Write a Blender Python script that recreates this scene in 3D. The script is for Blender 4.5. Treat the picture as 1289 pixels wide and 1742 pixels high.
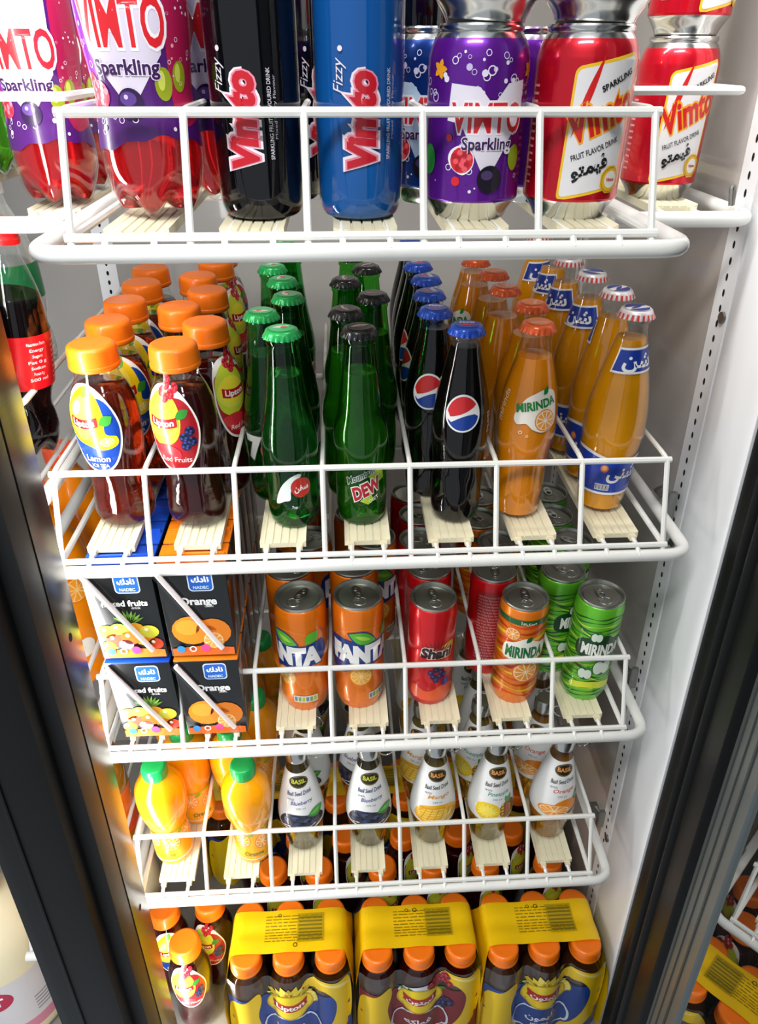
import bpy, bmesh, math, random
from mathutils import Vector, Matrix
from mathutils.geometry import tessellate_polygon

PI = math.pi
for o in list(bpy.data.objects):
    bpy.data.objects.remove(o)
SC = bpy.context.scene
COL = SC.collection

# ------------------------------------------------------------------ camera
F_PX, W_PX, H_PX = 1211.63, 1289.0, 1742.0
yaw, pit, rol = .05264, .49238, -.00294
cam = bpy.data.cameras.new('camera')
camo = bpy.data.objects.new('camera', cam)
COL.objects.link(camo)
cam.sensor_fit = 'HORIZONTAL'
cam.sensor_width = 36.0
cam.lens = 36.0 * F_PX / W_PX
cam.shift_y = 18.0 / W_PX
cam.clip_start = .01
fw = Vector((math.sin(yaw) * math.cos(pit), math.cos(yaw) * math.cos(pit), -math.sin(pit)))
rt = Vector((math.cos(yaw), -math.sin(yaw), 0))
up = rt.cross(fw)
r2 = rt * math.cos(rol) + up * math.sin(rol)
u2 = up * math.cos(rol) - rt * math.sin(rol)
M = Matrix((r2, u2, -fw)).transposed().to_4x4()
M.translation = Vector((-.02053, -.61166, .26898))
camo.matrix_world = M
SC.camera = camo

# ------------------------------------------------------------------ world, lamps, exposure
SC.view_settings.view_transform = 'Standard'
SC.view_settings.look = 'None'
SC.view_settings.exposure = 0.27
SC.view_settings.gamma = 1.0
SC.view_settings.use_curve_mapping = False
SC.cycles.use_denoising = True
SC.cycles.max_bounces = 9
SC.cycles.diffuse_bounces = 3
SC.cycles.glossy_bounces = 4
SC.cycles.transmission_bounces = 8
SC.cycles.transparent_max_bounces = 24
SC.cycles.caustics_reflective = False
SC.cycles.caustics_refractive = False
SC.cycles.sample_clamp_indirect = 4.0

world = bpy.data.worlds.new('world')
SC.world = world
world.use_nodes = True
bg = world.node_tree.nodes['Background']
bg.inputs[0].default_value = (.84, .92, 1.0, 1)
bg.inputs[1].default_value = .42


def area(name, loc, direction, sx, sy, power, color=(1, 1, 1)):
    l = bpy.data.lights.new(name, 'AREA')
    l.shape = 'RECTANGLE'
    l.size, l.size_y = sx, sy
    l.energy = power
    l.color = color
    o = bpy.data.objects.new(name, l)
    COL.objects.link(o)
    o.location = loc
    o.rotation_euler = Vector(direction).to_track_quat('-Z', 'Y').to_euler()
    return o


# LED strip on the back of the left mullion (runs the whole height), ceiling lamp of the cabinet, two store ceiling lamps
area('mullion_led', (-.292, -.052, -.20), (.80, .60, 0), .022, 1.50, 3.1, (1.0, .985, .95))
area('cabinet_lamp', (.0, -.02, .66), (0, .25, -1), .55, .05, 3.5, (1, .98, .95))
area('store_lamp', (-.55, -1.5, 1.9), (.25, .75, -1), 1.2, .35, 44, (1, .99, .97))
area('store_lamp', (.8, -2.1, 1.7), (-.25, .8, -.7), .35, 1.2, 34, (.97, .98, 1))

# ------------------------------------------------------------------ materials
MATS = {}


def lin(h):
    h = h.lstrip('#')
    c = [int(h[i:i + 2], 16) / 255 for i in (0, 2, 4)]
    return [x / 12.92 if x <= .04045 else ((x + .055) / 1.055) ** 2.4 for x in c]


def mat(name, color, rough=.4, metal=0., coat=0., trans=0., ior=1.45, spec=.5, sss=0., emit=0.):
    if name in MATS:
        return MATS[name]
    m = bpy.data.materials.new(name)
    m.use_nodes = True
    b = m.node_tree.nodes['Principled BSDF']
    c = lin(color) if isinstance(color, str) else color
    b.inputs['Base Color'].default_value = (*c, 1)
    b.inputs['Roughness'].default_value = rough
    b.inputs['Metallic'].default_value = metal
    b.inputs['Coat Weight'].default_value = coat
    b.inputs['Coat Roughness'].default_value = .04
    b.inputs['Transmission Weight'].default_value = trans
    b.inputs['IOR'].default_value = ior
    b.inputs['Specular IOR Level'].default_value = spec
    if sss:
        b.inputs['Subsurface Weight'].default_value = sss
        b.inputs['Subsurface Radius'].default_value = (.02, .01, .004)
        b.inputs['Subsurface Scale'].default_value = .4
    if emit:
        b.inputs['Emission Color'].default_value = (*c, 1)
        b.inputs['Emission Strength'].default_value = emit
    MATS[name] = m
    return m


def shell(name, tint=(1, 1, 1), rough=.03, ior=1.5, op=0.0):
    """thin clear plastic or glass skin: see-through with a fresnel gloss on top"""
    if name in MATS:
        return MATS[name]
    m = bpy.data.materials.new(name)
    m.use_nodes = True
    nt = m.node_tree
    nt.nodes.clear()
    out = nt.nodes.new('ShaderNodeOutputMaterial')
    mix = nt.nodes.new('ShaderNodeMixShader')
    fr = nt.nodes.new('ShaderNodeLayerWeight')
    fr.inputs['Blend'].default_value = .5
    pw = nt.nodes.new('ShaderNodeMath')
    pw.operation = 'POWER'
    pw.inputs[1].default_value = 4.5
    mu = nt.nodes.new('ShaderNodeMath')
    mu.operation = 'MULTIPLY_ADD'
    f0 = ((ior - 1) / (ior + 1)) ** 2
    mu.inputs[1].default_value = 1 - f0
    mu.inputs[2].default_value = f0
    tr = nt.nodes.new('ShaderNodeBsdfTransparent')
    gl = nt.nodes.new('ShaderNodeBsdfGlossy')
    tr.inputs['Color'].default_value = (*tint, 1)
    gl.inputs['Color'].default_value = (1, 1, 1, 1)
    gl.inputs['Roughness'].default_value = rough
    ad = nt.nodes.new('ShaderNodeMath')
    ad.operation = 'ADD'
    ad.use_clamp = True
    ad.inputs[1].default_value = op
    nt.links.new(fr.outputs['Facing'], pw.inputs[0])
    nt.links.new(pw.outputs[0], mu.inputs[0])
    nt.links.new(mu.outputs[0], ad.inputs[0])
    nt.links.new(ad.outputs[0], mix.inputs[0])
    nt.links.new(tr.outputs[0], mix.inputs[1])
    nt.links.new(gl.outputs[0], mix.inputs[2])
    nt.links.new(mix.outputs[0], out.inputs[0])
    MATS[name] = m
    return m


def paint(h, rough=.32, coat=.35):
    """printed ink or plastic of one colour"""
    return mat('ink_' + h.lstrip('#').lower() + ('' if rough == .32 else '_%d' % int(rough * 100)), h, rough, 0, coat)


def noisy(m, scale, amount, stretch=(1, 1, 1)):
    """slight procedural mottling of a surface's own colour and roughness"""
    nt = m.node_tree
    b = nt.nodes['Principled BSDF']
    tc = nt.nodes.new('ShaderNodeTexCoord')
    mp = nt.nodes.new('ShaderNodeMapping')
    mp.inputs['Scale'].default_value = stretch
    nz = nt.nodes.new('ShaderNodeTexNoise')
    nz.inputs['Scale'].default_value = scale
    nz.inputs['Detail'].default_value = 5
    mx = nt.nodes.new('ShaderNodeMixRGB')
    mx.blend_type = 'MULTIPLY'
    mx.inputs[0].default_value = amount
    mx.inputs[1].default_value = b.inputs['Base Color'].default_value
    nt.links.new(tc.outputs['Object'], mp.inputs['Vector'])
    nt.links.new(mp.outputs[0], nz.inputs['Vector'])
    nt.links.new(nz.outputs['Fac'], mx.inputs[2])
    nt.links.new(mx.outputs[0], b.inputs['Base Color'])
    return m


WIRE = noisy(mat('white_coated_wire', '#efefea', .30, 0, .3), 60, .10)
TRACK = noisy(mat('cream_plastic', '#eee6c6', .45, 0, .1), 40, .12)
WALLM = noisy(mat('white_liner', '#bfbab6', .13, 0, .4), 7, .10)
JAMB = noisy(mat('white_jamb', '#f4f6f8', .35, 0, .2), 8, .04)
BLACK = noisy(mat('black_frame', '#08090a', .45, 0, 0, 0, 1.45, .3), 30, .3)
RUBBER = mat('black_gasket', '#060606', .55)
STEEL = noisy(mat('brushed_steel', '#5c5a57', .30, 1), 30, .35, (1, 1, 18))
DARKM = mat('dark_hole', '#050505', .9)
GREYM = mat('grey_screw', '#8c8c88', .35, .8)
ALU = noisy(mat('brushed_aluminium', '#b8b8b8', .3, 1), 25, .3, (1, 1, 20))
LID = noisy(mat('can_lid_metal', '#c6c8c0', .40, 1), 60, .2)
RIM = mat('can_rim_metal', '#dcdcd8', .18, 1)
FLOORM = noisy(mat('cabinet_floor', '#8d8a84', .5), 12, .3)
PET = shell('clear_plastic', (.985, .985, .985), .05, 1.45)
GLASS = shell('clear_glass', (.975, .98, .975), .02, 1.5)
FILM = shell('clear_film', (.96, .96, .96), .10, 1.4, .03)
TEA = mat('amber_tea', '#a02c0a', .03, 0, .2, .88, 1.33)
TEAR = mat('berry_tea', '#430a0c', .03, 0, .3, .6, 1.33)
COLA = mat('dark_cola', '#080405', .12, 0, 0, 0, 1.33, .2)
BLACKD = mat('black_drink', '#07060a', .12, 0, 0, 0, 1.33, .2)
BLUED = mat('blue_drink', '#1466bd', .08, 0, 0, .3, 1.33, .3)
PINKD = mat('red_drink', '#f0262c', .04, 0, .4, .80, 1.33)
ORANGED = mat('orange_soda', '#e88a06', .12, 0, .5, 0, 1.33, .5, .15)
SHANID = mat('amber_orange_soda', '#e79a08', .12, 0, .5, 0, 1.33, .5, .15)
JUICED = mat('orange_juice', '#ffa408', .25, 0, .6, 0, 1.33, .5, .2)
JUICEL = mat('deep_orange_juice', '#f58a0a', .25, 0, .5, 0, 1.33, .5, .15)
GREENS = shell('green_glass', (.20, .64, .26), .02, 1.5)
GREENS2 = shell('emerald_glass', (.25, .66, .20), .02, 1.5)
LIMED = mat('clear_soda', '#c8ecc4', .02, 0, .2, .95, 1.33)
DEWD = mat('green_soda', '#b9e86a', .02, 0, .2, .85, 1.33)
GREENP = mat('green_plastic', '#63c92f', .04, 0, .4, .85, 1.35)
SEEDY = mat('golden_seed_drink', '#ecc850', .04, 0, .2, .85, 1.34)
SEEDD = mat('dark_seed_drink', '#a8934a', .04, 0, .2, .85, 1.34)
OCAP = mat('orange_cap', '#ff7d12', .38, 0, .25, 0, 1.45, .5, .1)
GCAP = mat('green_cap', '#12a651', .38, 0, .25)
RCAP = mat('red_cap', '#e4161b', .38, 0, .3)
SILVER = mat('silver_cap', '#cfcfcb', .22, 1)
MILK = mat('cream_milk', '#f1e6c2', .35, 0, .2, 0, 1.45, .5, .1)


# ------------------------------------------------------------------ mesh helpers
def link(name, me, parent=None):
    o = bpy.data.objects.new(name, me)
    COL.objects.link(o)
    if parent is not None:
        o.parent = parent
    return o


def obj(name, bm, m, parent=None, smooth=40):
    me = bpy.data.meshes.new(name)
    bmesh.ops.recalc_face_normals(bm, faces=bm.faces)
    bm.to_mesh(me)
    bm.free()
    for mm in (m if isinstance(m, (list, tuple)) else [m]):
        me.materials.append(mm)
    if smooth:
        me.polygons.foreach_set('use_smooth', [True] * len(me.polygons))
        me.set_sharp_from_angle(angle=math.radians(smooth))
    return link(name, me, parent)


def empty(name, loc=(0, 0, 0)):
    o = bpy.data.objects.new(name, None)
    o.empty_display_size = .01
    COL.objects.link(o)
    o.location = loc
    return o


def tag(o, label, cat, group=None):
    o['label'] = label
    o['category'] = cat
    if group:
        o['group'] = group
    return o


def struct(o):
    o['kind'] = 'structure'
    return o


def add_box(bm, x0, x1, y0, y1, z0, z1, bev=0, mi=0):
    vs = [bm.verts.new((x, y, z)) for z in (z0, z1) for y in (y0, y1) for x in (x0, x1)]
    fs = []
    for q in ((0, 2, 3, 1), (4, 5, 7, 6), (0, 1, 5, 4), (2, 6, 7, 3), (0, 4, 6, 2), (1, 3, 7, 5)):
        f = bm.faces.new([vs[i] for i in q])
        f.material_index = mi
        fs.append(f)
    if bev:
        es = list({e for f in fs for e in f.edges})
        r = bmesh.ops.bevel(bm, geom=es, offset=bev, segments=2, affect='EDGES', profile=.6)
        for f in r['faces']:
            f.material_index = mi
    return fs


def box(name, b, m, parent=None, bev=0):
    bm = bmesh.new()
    add_box(bm, *b, bev)
    return obj(name, bm, m, parent)


def fillet(pts, r, n=4):
    """round the corners of a polyline"""
    pts = [Vector(p) for p in pts]
    out = [pts[0]]
    for i in range(1, len(pts) - 1):
        a, b, c = pts[i - 1], pts[i], pts[i + 1]
        d1, d2 = (a - b), (c - b)
        rr = min(r, d1.length * .45, d2.length * .45)
        p, q = b + d1.normalized() * rr, b + d2.normalized() * rr
        for k in range(n + 1):
            t = k / n
            out.append(p * (1 - t) ** 2 + b * 2 * t * (1 - t) + q * t * t)
    out.append(pts[-1])
    return out


def add_tube(bm, pts, r, seg=8, cap=True, mi=0):
    pts = [Vector(p) for p in pts]
    rings = []
    t0 = (pts[1] - pts[0]).normalized()
    ref = Vector((0, 0, 1)) if abs(t0.z) < .9 else Vector((1, 0, 0))
    nrm = (ref - t0 * ref.dot(t0)).normalized()
    for i, p in enumerate(pts):
        if i == 0:
            t = t0
        elif i == len(pts) - 1:
            t = (pts[-1] - pts[-2]).normalized()
        else:
            t = ((pts[i + 1] - p).normalized() + (p - pts[i - 1]).normalized()).normalized()
        nrm = (nrm - t * nrm.dot(t)).normalized()
        bi = t.cross(nrm)
        rings.append([bm.verts.new(p + (nrm * math.cos(2 * PI * k / seg) + bi * math.sin(2 * PI * k / seg)) * r) for k in range(seg)])
    for a, b in zip(rings, rings[1:]):
        for k in range(seg):
            f = bm.faces.new((a[k], a[(k + 1) % seg], b[(k + 1) % seg], b[k]))
            f.material_index = mi
    if cap:
        for rg in (rings[0][::-1], rings[-1]):
            f = bm.faces.new(rg)
            f.material_index = mi


def smooth_profile(P, n=4):
    """Catmull-Rom through (r, z) points; a point given with a third value 1 stays a sharp corner"""
    out = []
    pts = [(p[0], p[1]) for p in P]
    sharp = [len(p) > 2 for p in P]
    for i in range(len(pts) - 1):
        p1, p2 = pts[i], pts[i + 1]
        p0 = pts[i - 1] if i > 0 and not sharp[i] else p1
        p3 = pts[i + 2] if i + 2 < len(pts) and not sharp[i + 1] else p2
        for k in range(n):
            t = k / n
            v = []
            for d in (0, 1):
                v.append(.5 * (2 * p1[d] + (p2[d] - p0[d]) * t + (2 * p0[d] - 5 * p1[d] + 4 * p2[d] - p3[d]) * t * t
                               + (3 * p1[d] - p0[d] - 3 * p2[d] + p3[d]) * t ** 3))
            out.append((max(v[0], 0), v[1]))
    out.append(pts[-1])
    return out


def add_lathe(bm, prof, seg=40, fun=None, mi=0, c=(0, 0)):
    rings = []
    for r, z in prof:
        if r < 1e-6 and fun is None:
            rings.append([bm.verts.new((c[0], c[1], z))])
        else:
            ring = []
            for k in range(seg):
                th = 2 * PI * k / seg
                rr, zz = fun(th, r, z) if fun else (r, z)
                ring.append(bm.verts.new((c[0] + rr * math.sin(th), c[1] - rr * math.cos(th), zz)))
            rings.append(ring)
    for a, b in zip(rings, rings[1:]):
        for k in range(seg):
            k2 = (k + 1) % seg
            if len(a) == 1 and len(b) == 1:
                continue
            if len(a) == 1:
                f = bm.faces.new((a[0], b[k2], b[k]))
            elif len(b) == 1:
                f = bm.faces.new((a[k], a[k2], b[0]))
            else:
                f = bm.faces.new((a[k], a[k2], b[k2], b[k]))
            f.material_index = mi


def lathe(name, prof, m, parent=None, seg=40, fun=None, smooth=50):
    bm = bmesh.new()
    add_lathe(bm, prof, seg, fun)
    return obj(name, bm, m, parent, smooth)


def radius_of(prof):
    pr = [p for p in prof]

    def R(z):
        best = None
        for (ra, za), (rb, zb) in zip(pr, pr[1:]):
            lo, hi = min(za, zb), max(za, zb)
            if lo <= z <= hi and hi - lo > 1e-7:
                r = ra + (rb - ra) * (z - za) / (zb - za)
                best = r if best is None else max(best, r)
        return best if best is not None else pr[-1][0]
    return R


# ------------------------------------------------------------------ printing on surfaces
TEXT_CACHE = {}


def text_mesh(s, bold, res=3):
    k = (s, bold, res)
    if k not in TEXT_CACHE:
        c = bpy.data.curves.new('lettering', 'FONT')
        c.body = s
        c.offset = bold
        c.resolution_u = res
        o = bpy.data.objects.new('lettering', c)
        me = bpy.data.meshes.new_from_object(o)
        vs = [(v.co.x, v.co.y) for v in me.vertices]
        fs = [tuple(p.vertices) for p in me.polygons]
        bpy.data.objects.remove(o)
        bpy.data.curves.remove(c)
        bpy.data.meshes.remove(me)
        TEXT_CACHE[k] = (vs, fs)
    return TEXT_CACHE[k]


def ell(cx, cy, rx, ry=None, n=28, rot=0, a0=0, a1=2 * PI):
    ry = rx if ry is None else ry
    c, s = math.cos(rot), math.sin(rot)
    full = abs(a1 - a0 - 2 * PI) < 1e-6
    pts = []
    for k in range(n if full else n + 1):
        a = a0 + (a1 - a0) * k / n
        x, y = rx * math.cos(a), ry * math.sin(a)
        pts.append((cx + x * c - y * s, cy + x * s + y * c))
    return pts


def rect(x0, y0, x1, y1, r=0, n=4):
    if r <= 0:
        return [(x0, y0), (x1, y0), (x1, y1), (x0, y1)]
    pts = []
    for cx, cy, a in ((x1 - r, y0 + r, -PI / 2), (x1 - r, y1 - r, 0), (x0 + r, y1 - r, PI / 2), (x0 + r, y0 + r, PI)):
        for k in range(n + 1):
            pts.append((cx + r * math.cos(a + PI / 2 * k / n), cy + r * math.sin(a + PI / 2 * k / n)))
    return pts


def spline(P, n=6, closed=True):
    out = []
    m = len(P)
    rng = range(m if closed else m - 1)
    for i in rng:
        if closed:
            p0, p1, p2, p3 = P[i - 1], P[i], P[(i + 1) % m], P[(i + 2) % m]
        else:
            p0, p1, p2, p3 = P[max(i - 1, 0)], P[i], P[i + 1], P[min(i + 2, m - 1)]
        for k in range(n):
            t = k / n
            out.append(tuple(.5 * (2 * p1[d] + (p2[d] - p0[d]) * t + (2 * p0[d] - 5 * p1[d] + 4 * p2[d] - p3[d]) * t * t
                                   + (3 * p1[d] - p0[d] - 3 * p2[d] + p3[d]) * t ** 3) for d in (0, 1)))
    if not closed:
        out.append(P[-1])
    return out


def leaf(x, y, L, w, rot):
    c, s = math.cos(rot), math.sin(rot)
    pts = []
    for k in range(8):
        t = k / 8
        pts.append((L * t, w * math.sin(PI * t)))
    for k in range(8):
        t = 1 - k / 8
        pts.append((L * t, -w * math.sin(PI * t)))
    return [(x + a * c - b * s, y + a * s + b * c) for a, b in pts]


class Print:
    """flat print shapes (u right, v up) laid over a surface; each layer a hair above the last"""

    def __init__(self, surf, du=.003, dv=.005, step=.00013, base=.00022):
        self.surf, self.du, self.dv, self.step, self.base = surf, du, dv, step, base
        self.items = []

    def raw(self, vs, fs, color, layer):
        self.items.append((vs, fs, color, layer))
        return self

    def poly(self, color, layer, *loops):
        loops = [[Vector((x, y, 0)) for x, y in lp] for lp in loops]
        tris = tessellate_polygon(loops)
        flat = [(p.x, p.y) for lp in loops for p in lp]
        return self.raw(flat, [tuple(t) for t in tris], color, layer)

    def dot(self, color, layer, x, y, r, ry=None, n=16, rot=0):
        return self.poly(color, layer, ell(x, y, r, ry, n, rot))

    def ring(self, color, layer, x, y, r, w, ry=None, rot=0, n=24):
        ry = ry or r
        return self.poly(color, layer, ell(x, y, r, ry, n, rot), ell(x, y, r - w, ry - w, n, rot)[::-1])

    def text(self, s, x, y, size, color, layer, bold=0., shear=0., rot=0., sx=1., arc=0., width=None):
        vs, fs = text_mesh(s, bold)
        if not vs:
            return self
        x0, x1 = min(v[0] for v in vs), max(v[0] for v in vs)
        y0, y1 = 0.0, .7
        cx, cy = (x0 + x1) / 2, (y0 + y1) / 2
        if width:
            sx = width / ((x1 - x0) * size)
        c, sn = math.cos(rot), math.sin(rot)
        out = []
        for a, b in vs:
            a, b = (a - cx), (b - cy)
            a = (a + shear * b) * size * sx
            b = b * size
            b += arc * a * a
            out.append((x + a * c - b * sn, y + a * sn + b * c))
        return self.raw(out, fs, color, layer)

    def outlined(self, s, x, y, size, color, edge, layer, w=.05, bold=.02, shear=0., rot=0., **k):
        k['shear'], k['rot'] = shear, rot
        vs, _ = text_mesh(s, bold)
        if k.get('width') is None:
            k['width'] = (max(v[0] for v in vs) - min(v[0] for v in vs)) * size * k.get('sx', 1.)
        w0 = k.pop('width')
        self.text(s, x, y, size, edge, layer, bold + w, width=w0 + 2 * w * size * .9, **k)
        return self.text(s, x, y, size, color, layer + 1, bold, width=w0, **k)

    def build(self, name, parent, label=None):
        bm_all = bmesh.new()
        mats = []
        for vs, fs, color, layer in self.items:
            m = paint(color) if isinstance(color, str) else color
            if m not in mats:
                mats.append(m)
            mi = mats.index(m)
            bm = bmesh.new()
            bv = [bm.verts.new((x, y, 0)) for x, y in vs]
            for f in fs:
                try:
                    bm.faces.new([bv[i] for i in f])
                except ValueError:
                    pass
            xs = [v[0] for v in vs]
            ys = [v[1] for v in vs]
            for lo, hi, d, ax in ((min(xs), max(xs), self.du, 0), (min(ys), max(ys), self.dv, 1)):
                if not d:
                    continue
                k = math.floor(lo / d) + 1
                while k * d < hi:
                    co = [0, 0, 0]
                    no = [0, 0, 0]
                    co[ax] = k * d
                    no[ax] = 1
                    bmesh.ops.bisect_plane(bm, geom=bm.verts[:] + bm.edges[:] + bm.faces[:], dist=1e-7, plane_co=co, plane_no=no)
                    k += 1
            e = self.base + self.step * layer
            bm.verts.index_update()
            nv = [bm_all.verts.new(self.surf(v.co.x, v.co.y, e)) for v in bm.verts]
            for f in bm.faces:
                try:
                    g = bm_all.faces.new([nv[v.index] for v in f.verts])
                    g.material_index = mi
                except ValueError:
                    pass
            bm.free()
        me = bpy.data.meshes.new(name)
        bm_all.to_mesh(me)
        bm_all.free()
        for m in mats:
            me.materials.append(m)
        me.polygons.foreach_set('use_smooth', [True] * len(me.polygons))
        o = link(name, me, parent)
        if label:
            o['label'] = label
        return o


def round_surf(prof, rref=None):
    R = radius_of(prof)
    rr = rref or max(p[0] for p in prof)

    def s(u, v, e):
        r = R(v) + e
        th = u / rr
        return (r * math.sin(th), -r * math.cos(th), v)
    return s


def front_surf(y, cx=0, cz=0):
    return lambda u, v, e: (cx + u, y - e, cz + v)


def top_surf(z, cx=0, cy=0):
    return lambda u, v, e: (cx + u, cy + v, z + e)


# ------------------------------------------------------------------ products: instances
S = .09
TILT = math.atan(S)
DECKS = {'A': (-.1138, .2143), 'B': (-.0269, -.0778), 'C': (-.0269, -.3161), 'D': (-.0269, -.5701),
         'N': (.030, .212), 'L': (-.0269, -.013), 'M': (-.0269, -.355), 'K': (-.0269, -.665)}
OFFS = {'A': .0005}
OFF = .002
FLOOR_Z = -.92
USED = set()


def copy_tree(o, parent=None):
    c = o.copy()
    COL.objects.link(c)
    c.parent = parent
    for ch in list(o.children):
        copy_tree(ch, c)
    return c


def put(proto, shelf, x, y, spin, label, cat, group=None, h=0., roll=0.):
    if proto.name in USED:
        o = copy_tree(proto)
    else:
        o = proto
        USED.add(proto.name)
    o.rotation_mode = 'ZYX'
    if shelf == 'E':
        o.location = (x, y, FLOOR_Z + h)
        o.rotation_euler = (0, 0, math.radians(spin))
    else:
        y0, z0 = DECKS[shelf]
        o.location = (x, y - h * math.sin(TILT), z0 + OFFS.get(shelf, OFF) + S * (y - y0) + h * math.cos(TILT))
        o.rotation_euler = (TILT, math.radians(roll), math.radians(spin))
    for k in ('group',):
        if k in o:
            del o[k]
    return tag(o, label, cat, group)


ORD = ['frontmost', 'second from the front', 'third from the front', 'fourth from the front', 'fifth from the front',
       'sixth from the front', 'rearmost', 'last of all']

# ================================================================== STRUCTURE
WX = .345
bm = bmesh.new()
add_box(bm, WX, WX + .05, -.038, .62, -1.0, .70)
struct(obj('wall_right', bm, WALLM))
struct(box('wall_back', (-1.3, WX + .05, .60, .65, -1.0, .70), noisy(mat('shaded_grey_liner', '#adaaa6', .25, 0, .2), 6, .12)))  # grey liner, taken darker in colour for the weak light at the back wall
struct(box('wall_left', (-1.35, -1.3, -.10, .65, -1.0, .70), WALLM))
struct(box('ceiling', (-1.35, WX + .05, -.10, .65, .70, .75), WALLM))
struct(box('floor', (-1.35, WX + .05, -.11, .65, -.97, FLOOR_Z), FLOORM))


def pilaster(name, o3, ux, n3, z0, z1, pitch=.0143, w=.03):
    """slotted shelf standard: strip + slot row + a screw now and then. o3 origin, ux width direction, n3 outward"""
    bm = bmesh.new()
    ux, n3 = Vector(ux), Vector(n3)
    o3 = Vector(o3)

    def quadbox(a0, a1, zz0, zz1, d0, d1, mi):
        vs = [bm.verts.new(o3 + ux * a + n3 * d + Vector((0, 0, z))) for z in (zz0, zz1) for d in (d0, d1) for a in (a0, a1)]
        for q in ((0, 2, 3, 1), (4, 5, 7, 6), (0, 1, 5, 4), (2, 6, 7, 3), (0, 4, 6, 2), (1, 3, 7, 5)):
            bm.faces.new([vs[i] for i in q]).material_index = mi

    quadbox(-w / 2, w / 2, z0, z1, 0, .003, 0)
    z = z0 + .01
    i = 0
    while z < z1:
        ring = [bm.verts.new(o3 + ux * (.0021 * math.cos(2 * PI * k / 10)) + n3 * .0032 + Vector((0, 0, z + .0036 * math.sin(2 * PI * k / 10)))) for k in range(10)]
        bm.faces.new(ring).material_index = 1
        z += pitch
        i += 1
    z = z0 + .11
    while z < z1:
        for rr, dd, mi in ((.0055, .0055, 2),):
            ring = [o3 + ux * (.009 + rr * math.cos(2 * PI * k / 14)) + Vector((0, 0, z + rr * math.sin(2 * PI * k / 14))) for k in range(14)]
            a = [bm.verts.new(p + n3 * .003) for p in ring]
            b = [bm.verts.new(p + n3 * dd) for p in ring]
            for k in range(14):
                bm.faces.new((a[k], a[(k + 1) % 14], b[(k + 1) % 14], b[k])).material_index = mi
            bm.faces.new(b).material_index = mi
        z += .245
    return struct(obj(name, bm, [JAMB, DARKM, GREYM]))


pilaster('trim_1', (WX, .066, 0), (0, -1, 0), (-1, 0, 0), -.97, .69)
pilaster('trim_2', (-.388, .60, 0), (1, 0, 0), (0, -1, 0), -.97, .69)
pilaster('trim_3', (WX, .50, 0), (0, -1, 0), (-1, 0, 0), -.97, .69)
# white jamb forward of the slotted strip, black cabinet edge
struct(box('trim_4', (WX - .004, WX, -.038, .046, -.97, .70), JAMB, None, .001))
bm = bmesh.new()
add_box(bm, WX - .002, WX + .06, -.060, -.038, -1.0, .75, .003)
add_box(bm, WX + .012, WX + .016, -.066, -.060, -1.0, .75, .001)
add_box(bm, WX + .026, WX + .030, -.066, -.060, -1.0, .75, .001)
struct(obj('trim_5', bm, BLACK))

# left mullion: steel return, black gasket, black post, LED batten on its back
ml = empty('trim_6')
struct(ml)
bm = bmesh.new()
add_box(bm, -.364, -.271, -.128, -.062, -1.0, .75, .002)
obj('post', bm, BLACK, ml)
bm = bmesh.new()
add_box(bm, -.272, -.270, -.104, -.062, -1.0, .75, .0005)
for z in (-.9, -.51, -.123, .27):
    ring = [bm.verts.new((-.2698, -.083 + .0035 * math.cos(2 * PI * k / 12), z + .0045 * math.sin(2 * PI * k / 12))) for k in range(12)]
    bm.faces.new(ring).material_index = 1
obj('steel_plate', bm, [STEEL, DARKM], ml)
bm = bmesh.new()
add_box(bm, -.290, -.270, -.137, -.106, -1.0, .75, .002)
obj('gasket', bm, RUBBER, ml)
# frame of the closed door left of the mullion
d2 = empty('door_2')
struct(d2)
bm = bmesh.new()
add_box(bm, -.354, -.284, -.158, -.130, -1.0, .75, .010)
add_box(bm, -.330, -.326, -.160, -.150, -1.0, .75, .0015)
obj('door_frame', bm, BLACK, d2)
bm = bmesh.new()
add_box(bm, -.359, -.350, -.150, -.135, -1.0, .75, .003)
obj('gasket', bm, RUBBER, d2)
# LED batten (lamp fitting) behind the mullion
led = empty('light_batten', (-.300, -.055, -.2))
bm = bmesh.new()
add_box(bm, -.020, .004, -.006, .0, -.75, .75, .001)
obj('housing', bm, ALU, led)
tag(led, 'slim vertical light batten fixed behind the left mullion', 'lamp')

# right door, swung open: glass pane shows the cabinet mirrored
dn = Vector((.906, -.423, 0)).normalized()
dt = Vector((-dn.y * -1, 0, 0))
dt = Vector((-.423, -.906, 0)).normalized()
door = empty('door_1')
struct(door)


def door_box(bm, s0, s1, d0, d1, z0, z1, bev=0., mi=0):
    fs = add_box(bm, s0, s1, d0, d1, z0, z1, bev, mi)


DM = Matrix(((dt.x, dn.x, 0, .42), (dt.y, dn.y, 0, .065), (0, 0, 1, 0), (0, 0, 0, 1)))
bm = bmesh.new()
door_box(bm, .10, .292, -.012, .035, -1.0, .74, .003)
door_box(bm, .60, .655, -.012, .035, -1.0, .74, .003)
door_box(bm, .20, .62, -.012, .035, .68, .74, .003)
door_box(bm, .20, .62, -.012, .035, -1.0, -.95, .003)
bm.transform(DM)
obj('door_frame', bm, BLACK, door)
bm = bmesh.new()
for a in (.125, .150, .205):
    door_box(bm, a, a + .006, -.019, -.010, -.98, .72, .002)
bm.transform(DM)
obj('gasket', bm, RUBBER, door)
bm = bmesh.new()
door_box(bm, .290, .384, -.003, .02, -.95, .68, .001)
for a, w_ in ((.306, .0025), (.331, .002), (.356, .005)):
    for f_ in add_box(bm, a, a + w_, -.0042, -.002, -.95, .68):
        f_.material_index = 1
bm.transform(DM)
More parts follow.
